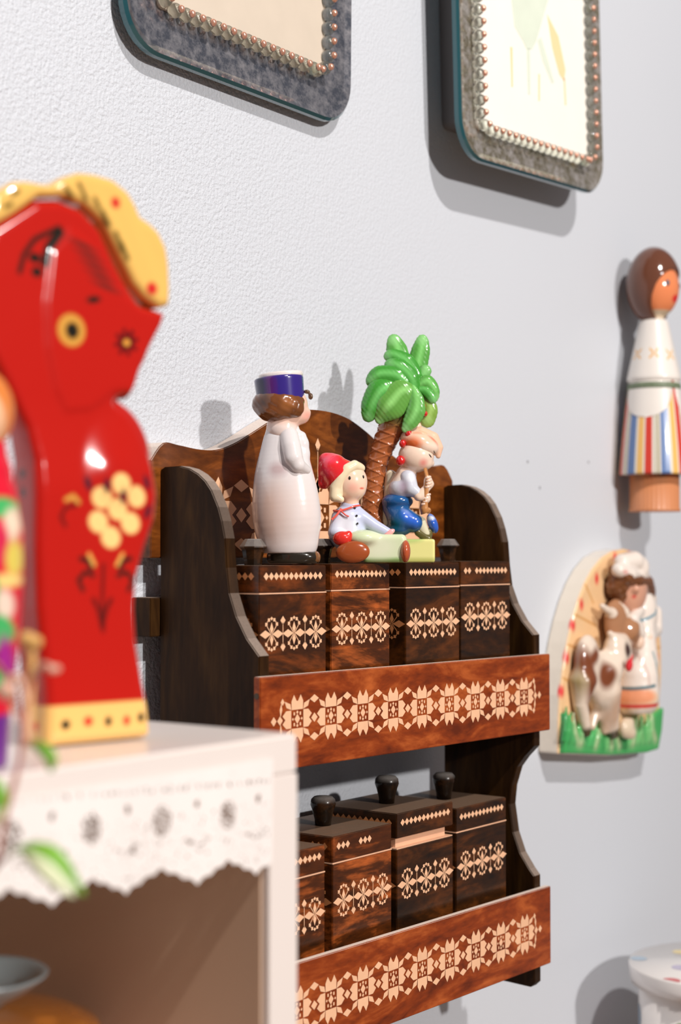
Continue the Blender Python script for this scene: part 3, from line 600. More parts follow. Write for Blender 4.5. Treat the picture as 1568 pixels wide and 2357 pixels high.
# ================================================================== WHITE CABINET
UX, UY, UZ = -0.1549, -0.2391, 1.4262
cab = empty('white_cabinet', (-0.40, W, 0.0), 'white lacquered open cabinet at the lower left, carrying the red horse', 'cabinet')
CO = tuple(cab.location)
def part(name, mat, *b, parent=cab, org=CO, bev=0.002):
    m = MB(); m.box(*b, bev=bev); return m.build(name, mat, parent, org)
part('top_board', M['white'], -0.62, UX, UY, W-0.001, UZ-0.0165, UZ, bev=0.0012)
m = MB(); m.box(-0.1735, UX, UY, W-0.001, 0.0, UZ-0.0165, 0, bev=0.0004); m.box(-0.1742, -0.1735, UY+0.004, W-0.012, 0.02, UZ-0.018, 1, bev=0); m.build('side_panel', [M['white'], M['inner']], cab, CO)  # thin tan sheet stands in for shade on the panel's inner face
m = MB(); m.box(-0.62, -0.6015, UY, W-0.001, 0.0, UZ-0.017, 0, bev=0.0015); m.build('side_panel', M['white'], cab, CO)
part('back_panel', M['inner'], -0.6015, -0.1742, W-0.009, W-0.001, 0.02, UZ-0.017, bev=0)
part('shelf', M['white'], -0.6015, -0.1742, UY+0.004, W-0.009, 1.236, 1.254)
part('shelf', M['white'], -0.6015, -0.1742, UY+0.004, W-0.009, 0.60, 0.618)
part('bottom_board', M['white'], -0.6015, -0.1742, UY+0.004, W-0.009, 0.0, 0.02)
# lace edging hanging in the opening
def lacemat():
    m, nt, b = newmat('lace'); N = nt.nodes; L = nt.links
    a = N.new('ShaderNodeAttribute'); a.attribute_name = 'paint'
    b.inputs['Base Color'].default_value = (0.80, 0.74, 0.71, 1); b.inputs['Roughness'].default_value = 0.9
    b.inputs['Subsurface Weight'].default_value = 0
    tc = N.new('ShaderNodeTexCoord')
    v = N.new('ShaderNodeTexVoronoi'); v.inputs['Scale'].default_value = 900; L.new(tc.outputs['Object'], v.inputs['Vector'])
    g = N.new('ShaderNodeMath'); g.operation = 'GREATER_THAN'; L.new(v.outputs['Distance'], g.inputs[0])
    mr = N.new('ShaderNodeMapRange'); L.new(a.outputs['Fac'], mr.inputs[0]); mr.inputs[3].default_value = 0.62; mr.inputs[4].default_value = 0.16
    L.new(mr.outputs[0], g.inputs[1])
    inv = N.new('ShaderNodeMath'); inv.operation = 'SUBTRACT'; inv.inputs[0].default_value = 1.0; L.new(g.outputs[0], inv.inputs[1])
    al = N.new('ShaderNodeMath'); al.operation = 'MULTIPLY'; al.inputs[1].default_value = 1; 
    sm = N.new('ShaderNodeMath'); sm.operation = 'LESS_THAN'; L.new(v.outputs['Distance'], sm.inputs[0])
    mr2 = N.new('ShaderNodeMapRange'); L.new(a.outputs['Fac'], mr2.inputs[0]); mr2.inputs[3].default_value = 0.20; mr2.inputs[4].default_value = 1.0
    L.new(mr2.outputs[0], sm.inputs[1]); L.new(sm.outputs[0], b.inputs['Alpha'])
    return m
xs = np.arange(-0.60, -0.1725, 0.0008); bot = []
pitch = 0.0372; ph = -0.2570
for x in xs:
    t = ((x-ph)/pitch+0.5) % 1-0.5; z = 1.3764+0.0068*min(1, abs(t)*2)**0.9+0.0012*abs(math.sin(t*math.pi*5))
    z += -0.063*(x+0.257); bot.append(z)
zt = UZ-0.0085; nz = 64; V = []; K_ = []
for i, x in enumerate(xs):
    for j in range(nz+1):
        u = j/nz; z = zt+(bot[i]-zt)*u
        y = UY-0.0016+0.0010*math.sin(x*95)*u+0.0003*math.sin(x*320)*(1-u)
        V.append((x, y, z))
        dens = 0.78; tb = (((x-ph)/pitch)) % 1; t = tb-0.5; zb = z-(1.3764-0.063*(x+0.257))
        if u < 0.08: dens = 1.0
        elif u < 0.36: dens = 1.0
        def hole(cx, cz, rx, rz): return ((t-cx)*pitch/rx)**2+((zb-cz)/rz)**2
        # t = 0 lies between two tips
        if hole(0.0, 0.0255, 0.0052, 0.0058) < 1: dens = 0.34
        elif hole(0.0, 0.0255, 0.0066, 0.0072) < 1: dens = 1.0
        for cx in (-0.5, 0.5):
            if hole(cx, 0.0310, 0.0014, 0.0016) < 1: dens = 0.0
            hh = hole(cx, 0.0210, 0.0085, 0.0062)
            if 0.62 < hh < 1.0 and zb < 0.0185: dens = 0.45
            if hole(cx, 0.0065, 0.0022, 0.0024) < 1: dens = 0.7
            elif hole(cx, 0.0065, 0.0036, 0.0036) < 1: dens = 1.0
        if abs(zb-0.0375) < 0.0012 and (t*12) % 1 < 0.55: dens = 0.42
        if z-bot[i] < 0.0014: dens = 1.0
        K_.append(dens)
F_ = [(i*(nz+1)+j, (i+1)*(nz+1)+j, (i+1)*(nz+1)+j+1, i*(nz+1)+j+1) for i in range(len(xs)-1) for j in range(nz)]
me = bpy.data.meshes.new('lace_edging'); me.from_pydata(V, [], F_); me.materials.append(lacemat())
at = me.color_attributes.new('paint', 'FLOAT_COLOR', 'POINT'); at.data.foreach_set('color', np.repeat(np.array(K_, np.float32), 4))
me.polygons.foreach_set('use_smooth', [True]*len(me.polygons))
o = bpy.data.objects.new('lace_edging', me); COL.objects.link(o); tag(o, 'white scalloped lace edging hanging below the white cabinet top', 'lace')

# ---- dishes inside
p = CAM+ray(-52, 1280)*0.665; bx, by = p.x, p.y
m = MB(); m.lathe([(0.0, 0.0), (0.024, 0.0), (0.025, 0.004), (0.040, 0.018), (0.0505, 0.040), (0.0515, 0.0505), (0.050, 0.053), (0.040, 0.0575), (0.026, 0.0605), (0.0, 0.0615)], (0, 0, 0), 64)
o = m.build('lacquered_bowl', pbr('orange_lacquer', (0.50, 0.16, 0.02), 0.18, coat=0.9, var=0.25, bscale=25)); o.location = (bx, by, 1.254)
tag(o, 'orange brown lacquered wooden bowl with a domed lid, at the bottom left', 'bowl')
m = MB(); m.lathe([(0.0, 0.0), (0.012, 0.0), (0.013, 0.0015), (0.022, 0.006), (0.0292, 0.0118), (0.0300, 0.0130), (0.0292, 0.0134), (0.0255, 0.0118), (0.020, 0.0070), (0.010, 0.0038), (0.0, 0.0035)], (0, 0, 0), 64)
o = m.build('ceramic_dish', pbr('grey_ceramic', (0.30, 0.36, 0.38), 0.25, coat=0.6)); o.location = (bx, by, 1.3156)
tag(o, 'shallow blue grey ceramic dish sitting on the orange lacquered bowl', 'dish')

# ================================================================== RED HORSE
D_H = 0.640; pxc, pyb = 200.0, 1706.6; d = ray(pxc, 1280); p = CAM+d*D_H; TH = math.radians(42)
hr = empty('wooden_horse', (p.x, p.y, UZ), 'glossy red wooden horse with yellow mane and painted flowers, on the white cabinet', 'figurine', rz=RZ+TH)
hs = D_H/FPX; T = 62.0
SH, CH = math.sin(TH), math.cos(TH)
def HX(px, dep=-T): return ((px-CX)*(1+dep*CH/FPX)-(pxc-CX)+dep*SH)/(CH-(px-CX)*SH/FPX)   # measured column -> local x on the broad face
def Hp(px, py, dep=-T):
    x = HX(px, dep); return (x, (pyb-1280)-(py-1280)*(1+(x*SH+dep*CH)/FPX))
body = [(113, 1625), (102, 1500), (90, 1400), (85, 1250), (86, 1150), (84, 1060), (66, 985), (26, 900), (-20, 810), (-42, 700), (-44, 600), (-24, 520), (30, 485), (89, 455), (148, 455), (200, 478), (235, 520), (270, 600), (300, 655), (330, 700), (372, 722), (340, 830), (290, 905), (270, 925), (300, 950), (330, 1010), (352, 1075), (358, 1140), (352, 1200), (330, 1265), (312, 1330), (308, 1400), (313, 1480), (327, 1570), (338, 1625), (344, 1688), (336, 1697), (113, 1720)]
head = [(96, 690), (110, 560), (170, 500), (230, 560), (268, 640), (318, 690), (390, 712), (378, 750), (348, 808), (330, 850), (318, 892), (306, 915), (262, 915), (240, 936), (208, 957), (150, 962), (120, 900), (100, 800)]
mane = [(-62, 600), (-50, 520), (-24, 452), (0, 436), (30, 419), (59, 417), (90, 424), (113, 427), (148, 407), (178, 398), (208, 401), (252, 416), (285, 442), (302, 470), (315, 493), (338, 510), (356, 528), (374, 564), (380, 603), (384, 662), (382, 700), (356, 707), (321, 680), (297, 650), (276, 606), (252, 558), (226, 505), (193, 474), (148, 455), (89, 455), (30, 490), (-6, 510), (-30, 560), (-44, 620)]
body, head, mane = [[(a+(10 if a > 200 else 0), b-(8 if b < 480 else 0)) for a, b in q_] for q_ in (body, head, mane)]
redc = (0.46, 0.009, 0.004); lac = M['lacquer']; yel = (0.86, 0.52, 0.16); blk_ = (0.012, 0.010, 0.006); dk = (0.09, 0.006, 0.004)
def dot(px, py, rx, rz, dep=-T, tilt=0):
    x, z = Hp(px, py, dep); cx = math.cos(TH); ct, st = math.cos(tilt), math.sin(tilt)
    def f(X, Y, Z):
        a, b = (X-x)*cx, Z-z; a, b = a*ct+b*st, -a*st+b*ct
        return np.where(Y < 8, (np.sqrt((a/rx)**2+(b/rz)**2)-1)*min(rx, rz), 99)
    return f
def stroke(pts, wd, dep=-T):
    Q = [Hp(a, b, dep) for a, b in pts]
    def f(X, Y, Z):
        dd = None
        for (ax, az), (bx_, bz) in zip(Q[:-1], Q[1:]):
            ex, ez = bx_-ax, bz-az; h = np.clip(((X-ax)*ex+(Z-az)*ez)/(ex*ex+ez*ez), 0, 1)
            q_ = np.hypot(X-ax-ex*h, Z-az-ez*h)-wd; dd = q_ if dd is None else np.minimum(dd, q_)
        return np.where(Y < 8, dd, 99)
    return f
pn = []
def band(X, Y, Z): return Z-94+0*X
pn.append((band, yel, 5))
for x_, y_, c_ in ((153, 1667, blk_), (205, 1659, (0.72, 0.03, 0.02)), (251, 1659, blk_), (293, 1657, (0.72, 0.03, 0.02)), (326, 1650, blk_)): pn.append((dot(x_, y_, 9 if x_ < 240 else 7, 11), c_, 5))
def sdot(dp, py, rad, c_):           # dots on the narrow end
    return ((lambda X, Y, Z: np.where(X < HX(122), np.hypot(Y-dp, Z-(pyb-py))-rad, 99)), c_, 5)
pn += [sdot(-10, 1660, 11, (0.72, 0.03, 0.02)), sdot(38, 1660, 11, blk_), sdot(0, 1096, 11, blk_), sdot(0, 1138, 11, blk_)]
for x_, y_ in ((275, 1114), (233, 1145), (313, 1143), (270, 1172), (226, 1201), (300, 1204), (255, 1237)): pn.append((dot(x_, y_, 19, 25, tilt=0.15), (0.92, 0.60, 0.22), 5))
for x_, y_, t_ in ((202, 1112, 0.2), (338, 1110, 0.2), (242, 1118, 0), (280, 1142, 0), (340, 1178, -0.3)): pn.append((dot(x_, y_, 6, 17, tilt=t_), (0.06, 0.01, 0.02), 5))
pn.append((stroke([(152, 1150), (168, 1142), (180, 1156)], 5), (0.62, 0.34, 0.06), 6))
pn.append((stroke([(150, 1210), (140, 1190), (150, 1168), (175, 1162)], 4), dk, 7))
for sg, cx_ in ((-1, 215), (1, 272)):
    pn.append((stroke([(cx_+sg*4, 1308), (cx_+sg*14, 1290), (cx_+sg*28, 1286)], 6), blk_, 7))
    pn.append((stroke([(cx_, 1325), (cx_+sg*18, 1316), (cx_+sg*34, 1335), (cx_+sg*24, 1358)], 5), blk_, 7))
    pn.append((stroke([(cx_-sg*2, 1300), (cx_+sg*10, 1276)], 4), (0.80, 0.45, 0.10), 6))
    pn.append((stroke([(236, 1440), (236+sg*10, 1400), (236+sg*20, 1380)], 5), dk, 8))
pn.append((stroke([(238, 1300), (236, 1380), (238, 1452)], 4), dk, 8))
pn += [(stroke([(50, 620), (60, 580), (84, 545), (140, 518)], 6), blk_, 8), (stroke([(108, 600), (116, 565), (142, 528)], 10), blk_, 8), (dot(84, 588, 11, 11), blk_, 6), (dot(90, 621, 10, 11), blk_, 6)]
hp = [(dot(168, 757, 27, 37), (0.62, 0.30, 0.05), 5), (dot(170, 758, 13, 19), blk_, 5), (dot(219, 686, 14, 8, tilt=0.3), blk_, 6)]
for i in range(5): hp.append((dot(196+i*13, 560+i*24, 26, 6, tilt=-0.35), (0.14, 0.015, 0.01), 9))
hp += [(stroke([(108, 600), (116, 565), (142, 528)], 10), blk_, 8), (dot(86, 588, 10, 10), blk_, 5), (dot(90, 621, 9, 10), blk_, 5)]
for i in range(8):
    a = i*math.pi/4+0.2; hp.append((stroke([(295+11*math.cos(a), 785-13*math.sin(a)), (295+24*math.cos(a), 785-28*math.sin(a))], 5), (0.05, 0.004, 0.004), 4))
hp.append((dot(296, 786, 6, 7), (0.80, 0.40, 0.06), 4))
def chest(x, y, z):
    t = np.clip((z-(pyb-1150))/230, 0, 1); return t*t*(3-2*t)*26*np.clip(np.abs(y)/T, 0, 1)**2+np.clip(1-((z-(pyb-690))/90)**2, 0, 1)*0
sculpt('body', [POLY([Hp(a, b) for a, b in body], 0, T, 26), POLY([Hp(a, b) for a, b in head], 0, T*1.12, 26), E((HX(268), -T*0.2, Hp(268, 1062)[1]), (125, 64, 150))], lac, hr, hs, redc, k=10, h=3.4, paints=pn+hp, relax=4,
       modify=chest)
mp_ = []
for a in (((14, 470), (28, 462)), ((32, 440), (44, 432)), ((155, 425), (170, 445)), ((185, 415), (202, 450)), ((240, 480), (256, 510)), ((272, 530), (288, 570)), ((285, 555), (300, 590)), ((222, 450), (232, 470))): mp_.append((stroke(a, 5), (0.10, 0.06, 0.008), 8))
for a in (((270, 460), 9), ((355, 660), 11)): mp_.append((dot(a[0][0], a[0][1], a[1], a[1]+4), (0.62, 0.02, 0.02), 6))
sculpt('mane', [POLY([Hp(a, b, -T*0.75) for a, b in mane], 0, T*0.80, 20)], lac, hr, hs, (0.78, 0.47, 0.12), k=0, h=3.6, paints=mp_, relax=3,
       modify=lambda x, y, z: 0.5*np.sin(x*0.09+z*0.05))

# ================================================================== NESTING DOLL AT THE LEFT EDGE
p = CAM+ray(-66, 1280)*0.565; ds = 0.565/FPX
dr = empty('nesting_doll', (p.x, p.y, UZ), 'painted wooden nesting doll in red, white and green, cut off by the left edge', 'doll', rz=RZ)
DP = lambda px, py, d=0: (px+66, d, 1763-py)
gd, wt = (0.06, 0.42, 0.12), (0.78, 0.62, 0.46)
bp_ = [(lambda X, Y, Z: Z-(1763-1640)+0*X, (0.14, 0.02, 0.22), 6)]
def dd3(px, py, rx, rz, c_, sf=8):
    x, _, z = DP(px, py); bp_.append(((lambda X, Y, Z: (np.sqrt(((X-x)/rx)**2+((Z-z)/rz)**2)-1)*min(rx, rz)+np.where(Y > 30, 99, 0)), c_, sf))
for a in ((18, 1170, 26, 24, gd), (36, 1210, 14, 40, wt), (8, 1250, 26, 56, (0.62, 0.02, 0.07)), (42, 1285, 14, 40, (0.70, 0.55, 0.10)), (30, 1335, 26, 16, (0.85, 0.60, 0.2)), (5, 1365, 12, 45, gd), (26, 1390, 16, 36, (0.80, 0.62, 0.50)), (10, 1450, 32, 40, gd), (2, 1400, 8, 26, (0.03, 0.05, 0.02)), (0, 1510, 20, 18, (0.03, 0.03, 0.03)), (24, 1520, 14, 60, (0.36, 0.02, 0.25)), (0, 1560, 22, 26, gd)): dd3(*a)
sculpt('body', [C([(0, 0, 727, 78), (0, 0, 667, 92), (0, 0, 607, 106), (0, 0, 527, 118), (0, 0, 427, 119), (0, 0, 300, 112), (0, 0, 160, 95), (0, 0, 20, 86)])], lac, dr, ds, (0.66, 0.01, 0.03), k=0, h=5, cuts=(lambda x, y, z: -z+0*x+0*y,), paints=bp_)
sculpt('head', [E((0, 0, 817), (97, 94, 108))], lac, dr, ds, (0.66, 0.20, 0.04), k=0, h=5, paints=[((lambda X, Y, Z: (np.sqrt(((X-30)/55)**2+((Z-797)/70)**2)-1)*55+np.where(Y > 0, 99, 0)), (0.85, 0.50, 0.30), 10)])

# ================================================================== TRAILING PLANT IN ITS POT
pp = Vector((-0.405, -0.185, UZ))
pot = empty('potted_vine', tuple(pp), 'trailing vine with reddish stems and green leaves hanging over the cabinet edge at left', 'plant')
PO = tuple(pp)
m = MB(); m.lathe([(0, 0), (0.026, 0), (0.036, 0.055), (0.040, 0.056), (0.041, 0.068), (0.037, 0.068), (0.035, 0.060), (0, 0.058)], PO, 48); m.build('pot', pbr('terracotta', (0.45, 0.17, 0.09), 0.7, bump=0.3, bscale=90), pot, PO)
stm = pbr('red_stem', (0.36, 0.10, 0.06), 0.5); gl = pbr('vine_leaf', (0.16, 0.36, 0.03), 0.35, var=0.35, bscale=60); gp = pbr('pale_leaf', (0.72, 0.76, 0.50), 0.4)
gold = pbr('dry_flower', (0.66, 0.36, 0.10), 0.45, var=0.2, bscale=80); pinkb = pbr('pink_bud', (0.62, 0.34, 0.24), 0.45)
def pt(px, py, D): return CAM+ray(px, py)*D
st0 = [pp+Vector((0.0, 0.0, 0.058)), pp+Vector((0.02, -0.03, 0.082)), pt(-40, 1500, 0.52), pt(40, 1640, 0.502), pt(48, 1725, 0.500), pt(36, 1790, 0.497), pt(14, 1870, 0.492), pt(-2, 1950, 0.490), pt(-22, 2010, 0.490)]
m = MB(); m.tube(smoothpts(st0), 0.0009); m.build('stem', stm, pot, PO)
st1 = [pt(-22, 2010, 0.490), pt(0, 1985, 0.488), pt(22, 1962, 0.486)]
m = MB(); m.tube(smoothpts(st1), 0.0007); m.build('stem', stm, pot, PO)
def leaf(pts, wid, mat, nrm, mat2=None, cup=0.25):
    pts = smoothpts(pts, 5); n = len(pts); vs = []; m = MB(); K = 6
    for i, p_ in enumerate(pts):
        t = (pts[min(i+1, n-1)]-pts[max(i-1, 0)]).normalized(); sd = t.cross(Vector(nrm)).normalized(); nn = sd.cross(t)
        u = i/(n-1); ww = wid*(math.sin(math.pi*min(1, u*0.97+0.03))**0.7)
        for j in range(K+1):
            v = j/K*2-1; vs.append(p_+sd*ww*v+nn*(-cup*ww*v*v))
    fs = [[i*(K+1)+j, i*(K+1)+j+1, (i+1)*(K+1)+j+1, (i+1)*(K+1)+j] for i in range(n-1) for j in range(K)]
    m.add(vs, fs, 0, True)
    o = m.build('leaf', [mat], pot, PO); sm = o.modifiers.new('thick', 'SOLIDIFY'); sm.thickness = 0.0006
    if mat2: o.data.materials.append(mat2); sm.material_offset = 1
    return o
toC = (CAM-pt(100, 2000, 0.485)).normalized()
leaf([pt(20, 1966, 0.486), pt(58, 1942, 0.482), pt(108, 1950, 0.478), pt(152, 1990, 0.476), pt(197, 2062, 0.476)], 0.0036, gl, (toC*0.35+Vector((0, 0, 1))), gp)
leaf([pt(50, 1962, 0.487), pt(85, 1982, 0.486), pt(125, 2020, 0.485), pt(172, 2066, 0.485)], 0.0028, gp, toC)
leaf([pt(72, 1712, 0.500), pt(98, 1722, 0.497), pt(118, 1748, 0.496), pt(114, 1778, 0.497)], 0.0022, gl, toC)
leaf([pt(-20, 1790, 0.49), pt(-2, 1830, 0.488), pt(0, 1880, 0.488)], 0.0026, gl, toC)
leaf([pt(-30, 1900, 0.49), pt(-10, 1880, 0.488), pt(4, 1850, 0.488)], 0.0022, gp, toC)
m = MB(); m.tube(smoothpts([pt(60, 1712, 0.503), pt(66, 1660, 0.508), pt(70, 1580, 0.512), pt(74, 1510, 0.514), pt(66, 1476, 0.514)]), [0.0013]*21+[0.0016]*4, 10); m.ball(pt(62, 1470, 0.514), (0.0028, 0.0028, 0.0024)); m.ball(pt(82, 1478, 0.514), (0.0022, 0.0022, 0.0022)); m.build('dry_bud', gold, pot, PO)
m = MB(); m.tube(smoothpts([pt(60, 1712, 0.503), pt(58, 1650, 0.506), pt(56, 1600, 0.507), pt(42, 1560, 0.507), pt(16, 1566, 0.507)]), 0.0013, 10); m.ball(pt(14, 1590, 0.507), (0.0032, 0.0030, 0.0032)); m.build('dry_bud', pinkb, pot, PO)
m = MB(); m.tube(smoothpts([pt(74, 1560, 0.512), pt(98, 1530, 0.511), pt(122, 1538, 0.510)]), 0.0008, 8); m.ball(pt(124, 1540, 0.510), (0.0028, 0.0016, 0.0014)); m.build('dry_bud', pinkb, pot, PO)
m = MB(); m.tube([pt(74, 1560, 0.512), pt(56, 1640, 0.504), pt(48, 1725, 0.500)], 0.0007, 8); m.build('stem', stm, pot, PO)

# ================================================================== GLASS FRAMES ON THE WALL
def mirror_mat(name, c0, c1, met):
    m, nt, b = newmat(name); N = nt.nodes; L = nt.links
    tc = N.new('ShaderNodeTexCoord'); n = N.new('ShaderNodeTexNoise'); n.inputs['Scale'].default_value = 130; n.inputs['Detail'].default_value = 9; n.inputs['Roughness'].default_value = 0.75
    L.new(tc.outputs['Object'], n.inputs['Vector'])
    cr = N.new('ShaderNodeValToRGB'); e = cr.color_ramp.elements; e[0].position = 0.42; e[0].color = (*c0, 1); e[1].position = 0.70; e[1].color = (*c1, 1)
    L.new(n.outputs['Fac'], cr.inputs[0]); L.new(cr.outputs[0], b.inputs['Base Color'])
    b.inputs['Metallic'].default_value = met; b.inputs['Roughness'].default_value = 0.16; b.inputs['Coat Weight'].default_value = 1.0; b.inputs['Coat Roughness'].default_value = 0.03
    return m
mirrors = [mirror_mat('smoky_reflection_mirror', (0.10, 0.11, 0.14), (0.46, 0.44, 0.46), 0.55), mirror_mat('silvery_reflection_mirror', (0.20, 0.17, 0.11), (0.62, 0.58, 0.57), 0.45)]  # tarnish mottle, with the room's reflection put into the two base tones
edgeg = pbr('teal_glass_edge', (0.02, 0.10, 0.12), 0.08, coat=1.0, metal=0.3)
beadg = pbr('clear_glass_bead', (0.90, 0.95, 0.88), 0.02, trans=0.96, ior=1.5, coat=0.5); copper = pbr('copper_bead', (0.80, 0.42, 0.30), 0.22, metal=0.6, coat=0.5)
backm = pbr('frame_backing', (0.16, 0.15, 0.15), 0.7)
def rrect(x0, x1, z0, z1, r, n=8):
    out = []
    for cx, cz, a0 in ((x1-r, z0+r, -90), (x1-r, z1-r, 0), (x0+r, z1-r, 90), (x0+r, z0+r, 180)):
        for k in range(n+1):
            a = math.radians(a0+90*k/n); out.append((cx+r*math.cos(a), cz+r*math.sin(a)))
    return out
bead_me = None
def frame(loc, w_, h_, ry, label, paper, inset, bead_to, art, yF=-0.036):
    r = empty('picture_frame', loc, label, 'picture frame', 'glass picture frames on the wall', ry=ry)
    t = 0.0055                      # front face of the plate, its thickness (local, wall at 0)
    out = rrect(-w_/2, w_/2, 0, h_, 0.030)
    rings = [(0, yF+t, 1), (0.0, yF+0.0018, 1), (0.0018, yF, 1), (0.0065, yF+0.0022, 0), (0.020, yF+0.0034, 0)]
    vs = []; n = len(out); m = MB()
    for ins, y, _ in rings: vs += [(x, y, z) for x, z in rrect(-w_/2+ins, w_/2-ins, ins, h_-ins, 0.030-ins*0.8)]
    for k in range(len(rings)-1):
        m.add(vs[k*n:(k+2)*n], [[i, (i+1) % n, n+(i+1) % n, n+i] for i in range(n)], 1 if k < 2 else 0, True)
    m.add(vs[:n], [list(range(n))], 1); m.add(vs[-n:], [list(range(n))], 0)
    m.build('glass_border', [mirrors[0 if yF > -0.02 else 1], edgeg], r)
    m = MB(); m.prism(rrect(-w_/2+0.03, w_/2-0.03, 0.03, h_-0.03, 0.006, 4), lambda p_, a: (p_[0], a, p_[1]), yF+t, 0.0, bev=0); m.build('backing', backm, r)
    x0, x1, z0, z1 = -w_/2+inset, w_/2-inset, inset, h_-inset
    m = MB(); m.prism(rrect(x0, x1, z0, z1, 0.004, 3), lambda p_, a: (p_[0], a, p_[1]), yF+0.0012, yF+0.0034, bev=0); pap = m.build('picture', paper, r)
    art(pap, x0, x1, z0, z1, yF+0.0010)
    # beads around the picture
    path = []; pit = 0.0096; lo = rrect(x0, x1, z0, z1, 0.012, 6)
    per = [Vector((x, 0, z)) for x, z in lo]; per.append(per[0]); acc = 0.0; nb = 0
    global bead_me
    nxt = 0.0
    for a, b in zip(per[:-1], per[1:]):
        L_ = (b-a).length
        while nxt <= acc+L_ and L_ > 0:
            p_ = a+(b-a)*((nxt-acc)/L_); nxt += pit
            if p_.z > bead_to: continue
            if bead_me is None:
                g = MB(); g.ball((0, 0, 0), 0.0046, u=20, v=12); o1 = g.build('glass_bead', beadg, r)
                g = MB(); g.ball((0, 0, 0), 0.0024, u=14, v=8); o2 = g.build('bead_cap', copper, o1); bead_me = (o1, o2)
            else:
                o1 = bead_me[0].copy(); o1.parent = r; COL.objects.link(o1); o2 = bead_me[1].copy(); o2.parent = o1; COL.objects.link(o2)
            o1.location = (p_.x, yF-0.0016, p_.z); inw = Vector(((x0+x1)/2-p_.x, 0, max(0.03, min(h_-0.03, p_.z))-p_.z))
            o2.location = (0.0012, -0.0040, 0.0004)
        acc += L_
    return r
paper1 = pbr('old_paper', (0.62, 0.53, 0.43), 0.7, var=0.08, bscale=40); paper2 = pbr('cream_paper', (0.90, 0.86, 0.78), 0.6, var=0.03, bscale=30)
faint = pbr('faint_ink', (0.44, 0.38, 0.32), 0.8)
lg = pbr('pale_leaf_print', (0.68, 0.74, 0.62), 0.7, var=0.08, bscale=50); ly = pbr('yellow_leaf_print', (0.88, 0.66, 0.36), 0.7)
def art1(o, x0, x1, z0, z1, y):       # two faint illegible lines of lettering
    m = MB(); rnd = random.Random(3)
    for zz, a, b in ((z0+0.058, -0.030, 0.040), (z0+0.050, -0.012, 0.046)):
        x = a
        while x < b:
            wd = rnd.uniform(0.0007, 0.0014); 
            if rnd.random() > 0.15: m.box(x, x+wd, y, y+0.0004, zz, zz+rnd.uniform(0.0012, 0.0019), bev=0)
            x += wd+0.0008
    m.build('lettering', faint, o)
def art2(o, x0, x1, z0, z1, y):
    for pts, mt in (([(1176, -60), (1178, 0), (1185, 60), (1205, 95), (1212, 112), (1225, 114), (1235, 95), (1245, 60), (1262, 0), (1266, -60), (1225, -90)], lg), ([(1213, 112), (1216, 215), (1221, 218), (1220, 112)], lg),
                    ([(1238, 92), (1250, 140), (1271, 192), (1276, 190), (1262, 140), (1246, 85)], lg), ([(1260, 33), (1272, 110), (1288, 170), (1299, 187), (1302, 160), (1286, 84)], ly),
                    ([(1298, 180), (1301, 242), (1304, 242), (1301, 180)], ly), ([(1175, 108), (1178, 200), (1181, 200), (1180, 108)], ly), ([(1240, 170), (1240, 232), (1243, 232), (1243, 170)], ly)):
        q = [onY(a, b, W+y) for a, b in pts]; dx, dz = 0.4165, 1.7975; ca, sa = math.cos(math.radians(2.4)), math.sin(math.radians(2.4))
        loc = [((v.x-dx)*ca+(v.z-dz)*sa, -(v.x-dx)*sa+(v.z-dz)*ca) for v in q]
        m = MB(); m.prism(loc, lambda p_, a: (p_[0], a, p_[1]), y, y+0.0003, bev=0); m.build('printed_leaf', mt, o)
def frpos(px0, px1, yb, y): pass
f1 = frame((0.0905, W, 1.7950), 0.2220, 0.29, math.radians(0.8), 'mirrored glass frame with bead border round a beige lettered sheet, upper left', paper1, 0.0300, 1.0, art1, -0.0125)
f2 = frame((0.4165, W, 1.7975), 0.2240, 0.29, math.radians(-2.4), 'mirrored glass frame with bead border round a pale leaf picture, upper right', paper2, 0.0245, 1.0, art2)

# ================================================================== WOODEN GIRL DOLL
pd = CAM+ray(1508, 1280)*1.418; gs = 1.418/FPX
gp0 = onY(1508, 1280, W-0.0305); gD = (gp0-CAM).dot(fwd); gs = gD/FPX
g = empty('wooden_doll', (gp0.x, W-0.0305, 1.5+(1280-1178)*gs), 'turned wooden girl doll with brown hair, white blouse and striped skirt, on the wall', 'doll', rz=RZ)
def zpx(py): return (1178-py)*gs
def lth(name, prof, mats, matfn=None, n=96, parent=g):
    m = MB(); m.lathe([(rr*gs, zpx(py)) for rr, py in prof], n=n, matfn=matfn); return m.build(name, mats, parent)
wr = pbr('doll_wood', (0.62, 0.24, 0.10), 0.45, coat=0.2)
m = MB(); prof = [(59, 1178), (59, 1172), (57, 1170), (57, 1090)]
n = 160; 
m.lathe([(r_*gs, zpx(y_)) for r_, y_ in prof], n=n)
for i in range(4, n*4): pass
vv = []
for (x_, y_, z_) in m.v:
    a = math.atan2(y_, x_); rr = math.hypot(x_, y_); rr *= 1-0.022*(0.5+0.5*math.cos(a*36)); vv.append((rr*math.cos(a), rr*math.sin(a), z_))
m.v = vv; m.build('stand', wr, g)
cols = [pbr('stripe_'+k_, c_, 0.3, coat=0.5) for k_, c_ in (('blue', (0.10, 0.19, 0.42)), ('white', (0.78, 0.72, 0.64)), ('yellow', (0.86, 0.50, 0.13)), ('red', (0.66, 0.05, 0.03)), ('olive', (0.34, 0.30, 0.14)))]
def stripes(a, z):
    t = (a/(2*math.pi)*6.0+0.50) % 1.0
    for e, c_ in ((0.25, 0), (0.33, 1), (0.50, 2), (0.56, 1), (0.74, 3), (0.82, 1), (0.85, 4), (0.91, 1), (0.94, 4)):
        if t < e: return c_
    return 1
lth('skirt', [(57, 1093), (81, 1094), (81, 1088), (77, 1040), (72, 990), (66, 940), (60, 900), (57, 878)], cols, stripes, 240)
